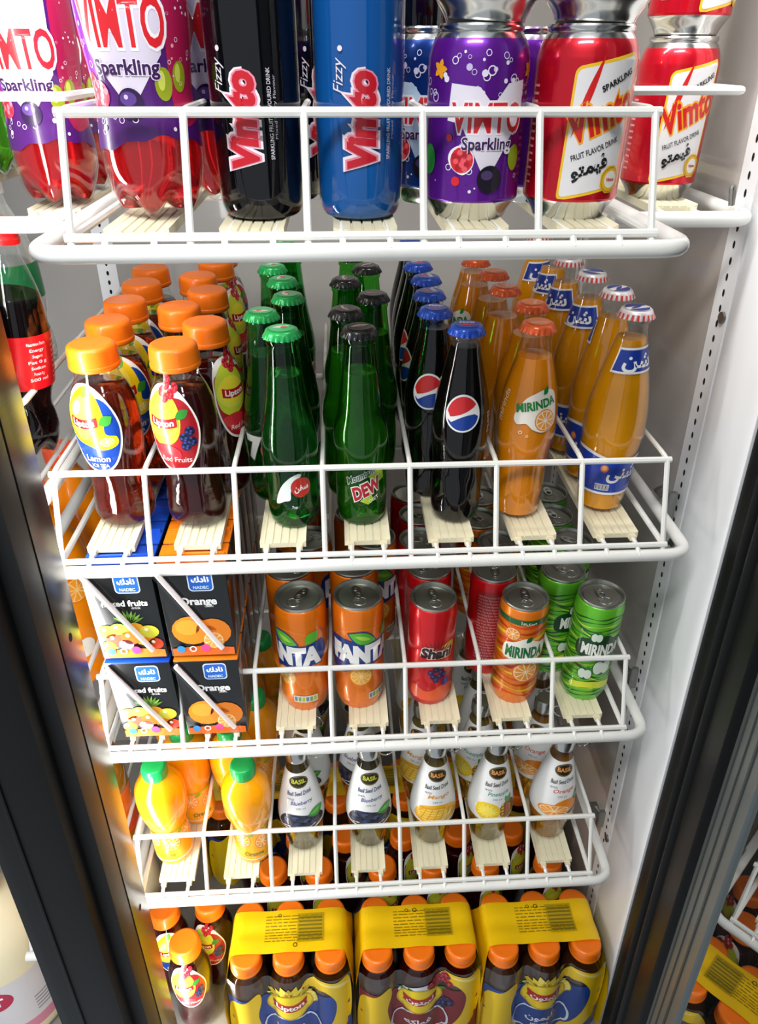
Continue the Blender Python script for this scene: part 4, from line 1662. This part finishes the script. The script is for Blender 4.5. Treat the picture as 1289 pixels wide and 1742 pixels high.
def make_pack(kind, word, arabic, sub):
    root = empty('iced_tea_pack')
    s = .966
    prof = [(r * s, z) for r, z in TEAP]
    first = None
    dm = TEAR if kind == 'red' else TEA
    for iy in range(2):
        for ix in range(3):
            x, y = (ix - 1) * PX, iy * PY
            if first is None:
                bt = lathe('bottle', prof, mat('pack_tea_' + kind, '#3a0a0a' if kind == 'red' else '#4a2a14', .05, 0, .6, .35, 1.33), root, 32, tea_fun)
                cp = tea_cap(bt)
                first = bt
            else:
                bt = copy_tree(first, root)
            bt.location = (x, y, 0)
    FY = paint('#f3c806', .30, .5)
    FT = mat('yellow_film_' + kind, '#f2c40a', .24, 0, .4)
    # sleeve over the caps and down both sides, slightly sagging between the bottles
    hw = PX + .0305
    bm = bmesh.new()
    path = [(-hw, .004), (-hw - .0006, .09), (-hw + .001, .130), (-hw + .006, .160), (-hw + .010, .1750), (-hw + .016, .1775)]
    nx = 24
    xa, xb = -hw + .016, hw - .016
    for k in range(1, nx):
        x = xa + (xb - xa) * k / nx
        path.append((x, .1785 - .0020 * (.5 - .5 * math.cos(2 * PI * (x / PX + .0)) if abs(x) < PX else 0)))
    path += [(-x, z) for x, z in path[:6][::-1]]
    ny = 14
    grid = []
    for j in range(ny + 1):
        t = j / ny
        row = []
        for x, z in path:
            top = z > .170
            y0_, y1_ = (-.0015, PY + .0015)
            k = max(0., min(1., (z - .12) / .05))
            y = (-.029 + (y0_ + .029) * k) + t * ((PY + .029 + (y1_ - PY - .029) * k) - (-.029 + (y0_ + .029) * k))
            sag = (-.0024 * math.sin(PI * t) ** 8) if top else 0
            bulge = .002 * math.cos(2 * PI * t) if z < .15 else 0
            row.append(bm.verts.new((x + math.copysign(bulge, x), y, z + sag)))
        grid.append(row)
    for a, c in zip(grid, grid[1:]):
        for i in range(len(path) - 1):
            bm.faces.new((a[i], a[i + 1], c[i + 1], c[i]))
    sleeve = obj('film_sleeve', bm, FT, root, 60)
    # printing on top of the film
    P = Print(lambda u, v, e: (u, PY / 2 + v, .1787 - .0024 * max(math.cos(PI * v / (PY + .003)), 0) ** 8 + e), .008, .006, .0002, .0004)
    rnd = random.Random(len(kind))
    for k in range(9):
        z = .020 - k * .0045
        x = -.034
        while x < .046:
            w = rnd.uniform(.004, .013)
            P.poly('#8a7408', 0, rect(x, z, min(x + w, .047), z + .0014))
            x += w + .002
    P.poly('#b79a0a', 0, rect(.012, -.018, .050, .024))
    for k in range(7):
        P.poly('#7d6a0a', 1, rect(.014, -.015 + k * .0052, .048, -.0125 + k * .0052))
    P.ring('#3a3206', 1, -.002 if kind != 'lemon' else .010, .022 if kind != 'lemon' else -.022, .0032, .0011)
    P.ring('#5a4e0a', 1, -.014, .022, .0026, .0009)
    P.build('top_print', sleeve)
    # front film: scalloped over the three bottles
    rr = .0297

    def fs(u, v, e):
        x = u
        k = round(x / PX)
        k = max(-1, min(1, k))
        dx = x - k * PX
        yb = -math.sqrt(max(rr * rr - dx * dx, 0))
        y = min(yb, -.021 + .004 * abs(dx) / rr)
        if abs(x) > PX:
            y = min(y + .0, -.004)
        return (x, y - .0012 - e, v * 1.075)
    HZ = shell('hazy_film', (.97, .97, .97), .22, 1.45, .05)
    P = Print(fs, .0045, .010, .0002, -.0002)
    P.poly(HZ, 0, rect(-PX - .0275, .095, PX + .0275, .1440))
    P.build('clear_film', root)
    P = Print(fs, .0045, .010, .0002, .0002)
    HW = PX + .0270
    G1 = '#e9c411'
    low = '#0d3a8c' if kind == 'lemon' else ('#7a0f26' if kind == 'red' else '#12408f')
    P.poly(low, 0, [(-HW, .004), (HW, .004), (HW, .118), (.040, .105), (.0, .10), (-.050, .108), (-HW, .112)])
    # big yellow swirls left and right
    P.poly(G1, 1, spline([(-HW + .001, .004), (-HW + .001, .092), (-.062, .106), (-.044, .118), (-.040, .100), (-.046, .070), (-.040, .030), (-.034, .006)], 5))
    P.poly(G1, 1, spline([(.018, .126), (.040, .140), (.066, .138), (HW - .001, .134), (HW - .001, .050), (.066, .022), (.050, .006), (.030, .004), (.046, .026), (.062, .060), (.066, .096), (.052, .118), (.034, .116)], 6))
    P.poly('#f7e27a', 2, spline([(.036, .136), (.066, .135), (HW - .004, .130), (HW - .004, .124), (.060, .130)], 5))
    if kind == 'red':
        P.poly('#dfe3ea', 2, spline([(-.030, .106), (-.010, .120), (.010, .124), (.012, .112), (-.006, .102), (-.026, .098)], 5))
        P.text('Red Fruits', -.010, .110, .0080, '#4a5578', 3, .02, rot=.3, width=.032)
        for k, (x, z) in enumerate(((.016, .120), (.024, .128), (.032, .122), (.024, .116), (.036, .131), (.040, .118))):
            berry(P, 4, x, z, .0066, ('#a3102a', '#d8405a', '#6d0a1c'), 8, k)
        for k, (x, z) in enumerate(((.034, .070), (.042, .078), (.030, .060))):
            berry(P, 3, x, z, .008, ('#1c1f4a', '#3c4590', '#0d0f28'), 8, k)
    else:
        for k in range(9):
            P.poly(('#e7cf2a', '#c9a812', '#f3e05a')[k % 3], 2, leaf(.0, .096, .036 + .004 * (k % 2), .007, .45 + k * .28))
        citrus(P, 3, .026, .096, .014, '#e0bb10', '#f2dc4a', '#fbf3b0', 9)
    for a, L in ((2.6, .036), (2.2, .03), (.25, .040), (.6, .034), (-2.7, .032), (-.4, .03)):
        P.poly('#2d7d2a', 2, leaf(.0, .092, L, .0080, a))
        P.poly('#58a83c', 3, leaf(.0 + .3 * L * math.cos(a), .092 + .3 * L * math.sin(a), L * .6, .0024, a))
    P.dot('#cfa908', 6, 0, .090, .0330, .0260, 40)
    P.dot('#f2d416', 7, 0, .091, .0305, .0235, 40)
    banner(P, 9, .0, .090, .0500, .0150, word, arabic)
    P.poly(low, 5, spline([(-.036, .050), (-.018, .062), (.004, .064), (.028, .058), (.040, .040), (.030, .018), (-.030, .018)], 5))
    P.poly('#dfe6f2', 4, spline([(-.039, .050), (-.019, .0645), (.005, .0665), (.030, .060), (.043, .041), (.032, .016), (-.033, .016)], 5))
    P.text(sub, -.002, .044, .0150, '#eef2fa', 6, .025, rot=.06, width=.040)
    P.text('ICE TEA', .0, .028, .0080, '#eef2fa', 6, .02)
    P.build('front_film', root)
    return root


def pk(*a):
    r_ = make_pack(*a)
    r_.scale = (1, 1, 1.04)
    return r_


pack_l = pk('lemon', 'Lipton', False, 'Lemon')
pack_r = pk('red', '\ufee5\ufeee\ufe98\ufe92\ufef4\ufedf', True, '\ufeea\ufedb\ufe8d\ufeee\ufed3')
pack_b = pk('blue', '\ufee5\ufeee\ufe98\ufe92\ufef4\ufedf', True, '\ufee5\ufeee\ufee4\ufef4\ufedf')

# ---- things left of the mullion
COKP = smooth_profile([(0, .010), (.010, .006), (.019, .001), (.0250, .004), (.0292, .014), (.0306, .030), (.0286, .046), (.0268, .056), (.0296, .072), (.0310, .084), (.0312, .118), (.0300, .134), (.0262, .156), (.0200, .176), (.0142, .190), (.0128, .200), (.0128, .204)], 3)


def make_coke():
    root = empty('cola_plastic_bottle')

    def cf(th, r, z):
        r, z = petal(th, r, z)
        if .03 < z < .075 and r > .02:
            r += .0007 * math.sin(7 * th + z * 110)
        return r, z
    filled('b', COKP, PET, COLA, .158, root, 56, cf, .0012)
    r = .0145
    lathe('cap', smooth_profile([(r + .0010, .2010), (r + .0010, .2050), (r, .2055), (r, .2155), (r - .001, .2185), (r - .003, .2192), (1e-5, .2192)], 2), RCAP, root, 72, lambda th, rr, zz: (rr + (.0004 * math.cos(36 * th) if .206 < zz < .217 else 0), zz))
    P = Print(round_surf(COKP, .0312), .0035, .005)
    C = 2 * PI * .0312
    P.poly('#d8141c', 0, rect(-C / 2, .078, C / 2, .128))
    P.poly('#b00f16', 1, rect(-.006, .078, -.0054, .128))
    for cx in (-.016, -.016 + C / 2):
        P.text('\ufefb\ufeee\ufedb\ufe8e\ufedb\ufeee\ufedb', cx, .103, .0140, '#f6eeee', 1, .03, 0, -PI / 2, width=.042)
    for k in range(7):
        P.text(('Nutrition Facts', 'Energy', 'Sugars', 'Fat 0 g', 'Sodium', 'Protein 0 g', '500 ml')[k], .018, .121 - k * .0055, .0040, '#f6dede', 1, .01, width=.018 - (k % 3) * .004)
    for k in range(8):
        P.poly('#f0c4c4', 1, rect(.036, .084 + k * .005, .050, .0856 + k * .005))
    P.build('label', root)
    return root


coke = make_coke()

BIGP = smooth_profile([(0, .003), (.026, .0008), (.036, .004), (.041, .014), (.0425, .040), (.0405, .080), (.0410, .110), (.0425, .140), (.0420, .170), (.0370, .200), (.0270, .226), (.0180, .244), (.0150, .252), (.0150, .262)], 3)


def make_big():
    root = empty('large_orange_juice_bottle')
    lathe('bottle_body', BIGP, JUICEL, root, 44)
    r = .0185
    lathe('cap', smooth_profile([(r, .256), (r + .0004, .258), (r, .272), (r - .002, .276), (1e-5, .2765)], 2), mat('tangerine_cap', '#f4511a', .38, 0, .3), root, 60, lambda th, rr, zz: (rr + (.0004 * math.cos(30 * th) if .259 < zz < .273 else 0), zz))
    P = Print(round_surf(BIGP, .0425), .004, .006)
    citrus(P, 0, .030, .150, .018, '#e8780a', '#f59a2a', '#fbc878', 9)
    for k in range(5):
        P.poly('#f7c25a', 0, rect(.050 + .003 * k, .070 + .010 * k, .0512 + .003 * k, .130 + .010 * k))
    P.poly('#e9e4dc', 1, spline([(.010, .070), (.024, .078), (.034, .070), (.030, .056), (.016, .052)], 5))
    P.build('label', root)
    return root


big = make_big()
# ================================================================== PRODUCTS: placing
def lane(proto_of, sh, pts, kind_desc, where, cat, group, spins=None):
    """one gravity lane, front to back"""
    n = len(pts)
    for i, (x, y) in enumerate(pts):
        pr = proto_of(i) if callable(proto_of) else proto_of
        desc = kind_desc(i) if callable(kind_desc) else kind_desc
        sp = spins[i % len(spins)] if spins else 0
        pos = ORD[i] if i < n - 1 or i == 0 else 'rearmost'
        put(pr, sh, x, y, sp, '%s, %s %s' % (desc, pos, where), cat, group)


# shelf A, the pulled-out basket
pts = {'pink': [(-.148, -.038), (-.128, .036)], 'black': [(-.0735, -.044), (-.064, .022), (-.060, .086)], 'blue': [(-.0035, -.046), (.004, .040)]}
put(pink, 'A', -.148, -.038, -4, 'purple-labelled bottle of red drink at the left end of the top basket', 'bottle', 'purple-labelled bottles')
put(pink, 'A', -.1265, .037, 24, 'purple-labelled bottle of red drink behind the front one, left of the black bottle', 'bottle', 'purple-labelled bottles')
put(pink, 'N', -.262, .098, -2, 'purple-labelled plastic bottle outside the basket at top left', 'bottle', 'purple-labelled bottles')
put(pink, 'N', -.272, .176, 10, 'purple-labelled bottle half hidden behind the one outside the basket', 'bottle', 'purple-labelled bottles')
put(blackb, 'A', -.0735, -.044, -14, 'black bottle with vertical red and white lettering, between the red and blue bottles', 'bottle', 'dark fruit drink bottles')
put(blackb, 'A', -.062, .024, 70, 'black bottle directly behind the front black bottle in the top basket', 'bottle', 'dark fruit drink bottles')
put(blackb, 'A', -.048, .092, 120, 'black bottle deep in the top basket, left of the blue bottle', 'bottle', 'dark fruit drink bottles')
put(blackb, 'A', .044, .086, 120, 'black bottle deep in the top basket, right of the blue bottle', 'bottle', 'dark fruit drink bottles')
put(blueb, 'A', -.0035, -.046, 0, 'blue bottle with vertical red and white lettering in the middle of the top basket', 'bottle')
put(purplecan, 'A', .0765, -.044, 6, 'purple can with bubbles and berries at the front of the top basket', 'can', 'wide cans on the top shelf')
put(purplecan, 'A', .0790, -.044, 30, 'purple can stacked on top of the front purple can', 'can', 'wide cans on the top shelf', h=.1152)
put(bluecan, 'A', .0573, .020, -26, 'blue can with bubbles and berries behind the purple can', 'can', 'wide cans on the top shelf')
put(redcan, 'A', .1495, -.044, 9, 'red can with white and yellow panel at the right end of the top basket', 'can', 'wide cans on the top shelf')
put(redcan, 'A', .1510, -.044, 40, 'red can stacked on top of the basket red can', 'can', 'wide cans on the top shelf', h=.1152)
put(purplecan, 'A', .134, .024, 80, 'purple can in the shade between the purple and red front cans', 'can', 'wide cans on the top shelf')
redcan2 = copy_tree(redcan)
redcan2.scale = (1, 1, 1.09)
put(redcan2, 'N', .281, .120, 6, 'red can outside the basket, beside the right wall', 'can', 'wide cans on the top shelf')
put(redcan2, 'N', .281, .120, 30, 'red can stacked on the can beside the right wall', 'can', 'wide cans on the top shelf', h=.1256)

# shelf B
LB = 'glass-bottle shelf'
lane(tea_l, 'B', [(-.2410, .045), (-.2440, .112), (-.2440, .178), (-.2420, .246), (-.2460, .312)], 'lemon iced tea bottle with orange cap', 'in the leftmost lane', 'bottle', 'orange-capped iced tea bottles', (-12, 30, 20, 0, 10))
lane(tea_r, 'B', [(-.1690, .042), (-.1500, .102), (-.1840, .154), (-.1640, .212), (-.1840, .274), (-.1720, .338), (-.176, .402)], 'dark berry iced tea bottle', 'in the lane beside lemon tea', 'bottle', 'orange-capped iced tea bottles', (-14, 62, 150, 90, 10, 70, 40))
lane(lime, 'B', [(-.0720, .036), (-.0940, .088), (-.0720, .142), (-.0810, .202), (-.0960, .258), (-.080, .318), (-.090, .376)], 'green soda bottle with green crown cap', 'in its lane', 'bottle', 'green-capped soda bottles', (6, 168, 90, 60, 0, 50, 20))
lane(dew, 'B', [(-.0040, .038), (-.0150, .092), (.0130, .142), (-.0140, .200), (.0110, .254), (-.006, .312)], 'green soda bottle with black crown cap', 'in its lane', 'bottle', 'black-capped soda bottles', (4, 100, 150, 80, 30, 0))
lane(cola, 'B', [(.0910, .036), (.0690, .087), (.0700, .143), (.0730, .200), (.0700, .258), (.0720, .318), (.0730, .380)], 'dark cola bottle with blue crown cap', 'in its lane', 'bottle', 'blue-capped cola bottles', (-4, -12, -75, -80, 20, 60, 0))
lane(orange, 'B', [(.1560, .041), (.1640, .100), (.1500, .158), (.1500, .218), (.1400, .277), (.148, .338)], 'orange soda bottle with orange crown cap', 'in its lane', 'bottle', 'orange-capped soda bottles', (2, 70, 85, 30, -60, 0))
lane(shani, 'B', [(.2460, .048), (.2500, .110), (.2450, .174), (.2380, .238), (.240, .302), (.236, .366)], 'amber soda bottle with striped crown cap', 'in the rightmost lane', 'bottle', 'striped-capped soda bottles', (12, -150, -45, -50, -60, 10))

# shelf C
for i in range(6):
    y = .006 + i * .0425
    for h in (0, 1):
        hh = h * .1165
        lev = ('lower', 'upper')[h]
        put(cart_m, 'C', -.2385, y + .002 * h, 0, '%s black mixed fruit carton of the %s pair in the left lane' % (lev, ('frontmost', 'second', 'third', 'fourth', 'fifth', 'rearmost')[i]), 'carton', 'juice cartons stacked two high', h=hh)
        put(cart_o, 'C', -.1690, y + .002 * h, 0, '%s black orange drink carton of the %s pair beside the mixed fruit ones' % (lev, ('frontmost', 'second', 'third', 'fourth', 'fifth', 'rearmost')[i]), 'carton', 'juice cartons stacked two high', h=hh)
lane(fanta, 'C', [(-.0725, .038), (-.0860, .092), (-.0660, .146), (-.084, .200), (-.074, .256)], 'orange soda can with silver lid', 'in the lane beside the cartons', 'can', 'slim cans', (-34, 60, 120, 20, 0))
lane(fanta, 'C', [(-.0100, .038), (-.0130, .0935), (.0120, .145), (-.008, .200), (.006, .256)], 'orange soda can with silver lid', 'left of the red cans', 'can', 'slim cans', (12, 100, 24, 60, 0))
lane(shara, 'C', [(.0720, .038), (.0730, .092), (.0680, .147), (.072, .202), (.066, .257)], 'red berry soda can with silver lid', 'in its lane', 'can', 'slim cans', (8, 120, 80, 40, 0))
lane(lambda i: shara if i == 1 else mircan, 'C', [(.1720, .035), (.1470, .083), (.1620, .138), (.148, .192), (.158, .246)], lambda i: 'dark red finely printed slim can' if i == 1 else 'orange slim can with green lettering', 'left of the green apple cans', 'can', 'slim cans', (0, 176, 40, 30, 0))
lane(appcan, 'C', [(.2560, .035), (.2260, .081), (.2520, .138), (.2440, .194), (.252, .250)], 'green apple soda can', 'in the rightmost lane', 'can', 'slim cans', (4, 44, 60, 20, 0))

# shelf D
for i, (x, y) in enumerate([(-.2590, .032), (-.2370, .088), (-.2600, .144), (-.239, .201)]):
    put(oj, 'D', x, y, -10 + 40 * i, 'orange juice bottle with green cap, %s at the left end' % ORD[i], 'bottle', 'green-capped orange juice bottles')
for i, (x, y) in enumerate([(-.1530, .028), (-.1760, .084), (-.1500, .139), (-.173, .195), (-.1500, .251)]):
    put(oj, 'D', x, y, 8 + 40 * i, 'orange juice bottle with green cap, %s beside the blueberry drinks' % ORD[i], 'bottle', 'green-capped orange juice bottles')
for xs_, fr, ds in (([-.0885, -.080, -.090, -.082], 'Blueberry', 'dark blueberry seed drink bottle, %s in the lane beside the orange juices'), ([-.0010, -.010, .002, -.006], 'Blueberry', 'dark blueberry seed drink bottle, %s in the lane beside the mango ones'),
                    ([.0830, .074, .086, .078], 'Mango', 'mango seed drink bottle with white label, %s in its lane'), ([.1590, .150, .160, .154], 'Pineapple', 'pineapple seed drink bottle with white label, %s in its lane'),
                    ([.2420, .233, .244, .236], 'Orange', 'orange seed drink bottle with white label, %s in the rightmost lane')):
    for i, x in enumerate(xs_):
        put(basil[fr], 'D', x, .041 + i * .0605, (4, -30, 40, 10)[i], ds % ORD[i], 'bottle', 'basil seed drink bottles')

# cabinet floor
put(pack_l, 'E', -.1190, -.008, 0, 'yellow shrink-wrapped pack of lemon iced teas, left of the three front packs', 'pack', 'yellow six-packs')
put(pack_r, 'E', .0665, -.010, 0, 'yellow shrink-wrapped pack of red fruit iced teas, middle of the three front packs', 'pack', 'yellow six-packs')
put(pack_b, 'E', .2460, -.014, 0, 'yellow shrink-wrapped pack with blue front, nearest the right wall', 'pack', 'yellow six-packs')
put(tea_r, 'E', -.2680, .016, 6, 'dark berry iced tea bottle standing foremost on the cabinet floor, left of the packs', 'bottle', 'orange-capped iced tea bottles')
put(tea_l, 'E', -.3080, .068, 20, 'lemon iced tea bottle on the cabinet floor beside the mullion', 'bottle', 'orange-capped iced tea bottles')
put(tea_r, 'E', -.2420, .076, -8, 'dark berry iced tea bottle on the cabinet floor between mullion and left pack', 'bottle', 'orange-capped iced tea bottles')
row = [(-.150, .128), (-.078, .124), (.022, .122), (.102, .122), (.186, .120), (.286, .118)]
names = ('behind the left pack, left cap', 'behind the left pack, right cap', 'behind the middle pack, left cap', 'behind the middle pack, right cap', 'behind the right pack, left cap', 'behind the right pack, near the wall')
for (x, y), nm in zip(row, names):
    put(tea_r, 'E', x, y, 30, 'loose orange-capped iced tea bottle on the floor ' + nm, 'bottle', 'orange-capped iced tea bottles')
row2 = [(-.190, .190), (-.112, .186), (-.036, .182), (.060, .180), (.150, .182), (.238, .180), (.306, .182)]
for k, (x, y) in enumerate(row2):
    put(tea_r, 'E', x, y, 50, 'loose orange-capped iced tea bottle in the second row behind the packs, %s from the left' % ('first', 'second', 'third', 'fourth', 'fifth', 'sixth', 'seventh')[k], 'bottle', 'orange-capped iced tea bottles')
for x, nm in ((-.190, 'left'), (.010, 'middle'), (.210, 'right')):
    put(pack_l, 'E', x, .260, 0, 'yellow shrink-wrapped pack deep on the cabinet floor, %s of the rear three' % nm, 'pack', 'yellow six-packs')

# left of the mullion
put(coke, 'L', -.3320, .062, 22, 'red-capped cola bottle with red label, the one nearer the tea bottles', 'bottle', 'red-capped cola bottles', roll=8)
put(coke, 'L', -.3440, .000, 40, 'red-labelled cola bottle cut off by the left mullion', 'bottle', 'red-capped cola bottles', roll=8)
gb = empty('clear_soda_bottle')
lathe('bottle_body', COKP, mat('pale_plastic', '#e4ece6', .06, 0, .5, .6, 1.35), gb, 48, petal)
lathe('cap', [(.0148, .201), (.0148, .216), (.0130, .219), (1e-5, .2192)], paint('#f0f0ee'), gb, 40)
P = Print(round_surf(COKP, .0312), .0035, .005)
P.poly('#128a4e', 0, rect(-.098, .088, .098, .128))
P.build('label', gb)
put(gb, 'L', -.4060, .300, 20, 'clear soda bottle with green label behind the red-capped cola', 'bottle')
GPP = [(r * 1.05, z) for r, z in COKP]
gp = empty('green_soda_bottle')
lathe('bottle_body', GPP, GREENP, gp, 48, petal)
lathe('cap', [(.0148, .201), (.0148, .216), (.0130, .219), (1e-5, .2192)], GCAP, gp, 40)
P = Print(round_surf(GPP, .0328), .0035, .005)
P.poly('#7fd05a', 0, rect(-.103, .090, .103, .128))
P.build('label', gp)
put(gp, 'N', -.388, .292, 20, 'bright green soda bottle at the left edge of the top shelf, farther back', 'bottle', 'green plastic soda bottles')
put(gp, 'N', -.402, .222, 0, 'bright green soda bottle at the left edge of the top shelf, nearer one', 'bottle', 'green plastic soda bottles')
put(big, 'M', -.3680, .140, 10, 'large orange juice bottle beside the mullion, front one', 'bottle', 'large orange juice bottles')
put(big, 'M', -.3660, .236, 40, 'large orange juice bottle beside the mullion, rear one', 'bottle', 'large orange juice bottles')
tt = empty('tall_tea_bottle')
TALP = [(r * .92, z * .92) for r, z in BIGP]
lathe('bottle_body', TALP, mat('golden_tea', '#a8741a', .08, 0, .5, .25, 1.35), tt, 44)
lathe('cap', [(.017, .236), (.0172, .250), (.0155, .254), (1e-5, .2545)], paint('#c8a02a'), tt, 40)
P = Print(round_surf(TALP, .0391), .0035, .005)
P.poly('#e86a1c', 0, rect(-.122, .040, .122, .120))
P.poly('#c8452a', 1, rect(-.122, .036, .122, .062))
for k in range(5):
    citrus(P, 1, -.08 + .045 * k, .098, .013, '#d8400f', '#f29a3a', '#f6d6a8', 8)
P.build('label', tt)
put(tt, 'K', -.3780, .130, 30, 'tall golden bottle with orange label beside the mullion, below the large juices', 'bottle')


def make_jug():
    root = empty('milk_jug')
    prof = smooth_profile([(0, .003), (.050, .0008), (.066, .006), (.071, .020), (.071, .060), (.0705, .130), (.070, .180), (.064, .215), (.046, .245), (.026, .262), (.022, .270), (.022, .280)], 3)
    lathe('jug_body', prof, MILK, root, 48)
    lathe('cap', [(.0245, .274), (.0250, .278), (.0250, .296), (.0225, .299), (1e-5, .299)], paint('#c81e3a'), root, 60, lambda th, r, z: (r + (.0004 * math.cos(36 * th) if z < .297 else 0), z))
    bm = bmesh.new()
    add_tube(bm, fillet([(0, .058, .228), (0, .088, .225), (0, .090, .150), (0, .066, .128)], .02, 5), .009, 10)
    obj('handle', bm, MILK, root)
    P = Print(round_surf(prof, .071), .004, .006)
    C = 2 * PI * .071
    P.poly('#dcd9dc', 0, rect(-C / 2, .030, C / 2, .150))
    P.poly('#d98aa0', 1, rect(-C / 2, .030, C / 2, .050))
    for cx in (-.035, .085):
        P.dot('#b8284e', 1, cx, .118, .034, .022, 36)
        P.text('T', cx + .014, .118, .024, '#f6eef0', 2, .04)
    for k in range(5):
        P.poly('#8a8a94', 1, rect(.022, .062 + k * .007, .060 - .003 * (k % 2), .0645 + k * .007))
    P.build('label', root)
    return root


jug = make_jug()
put(jug, 'E', -.545, .050, 30, 'cream milk jug with pink label left of the black door frame', 'jug')
wj = copy_tree(jug)
wj.scale = (.8, .8, .8)
put(wj, 'E', -.395, .150, 60, 'cream milk jug on the cabinet floor behind the mullion', 'jug')
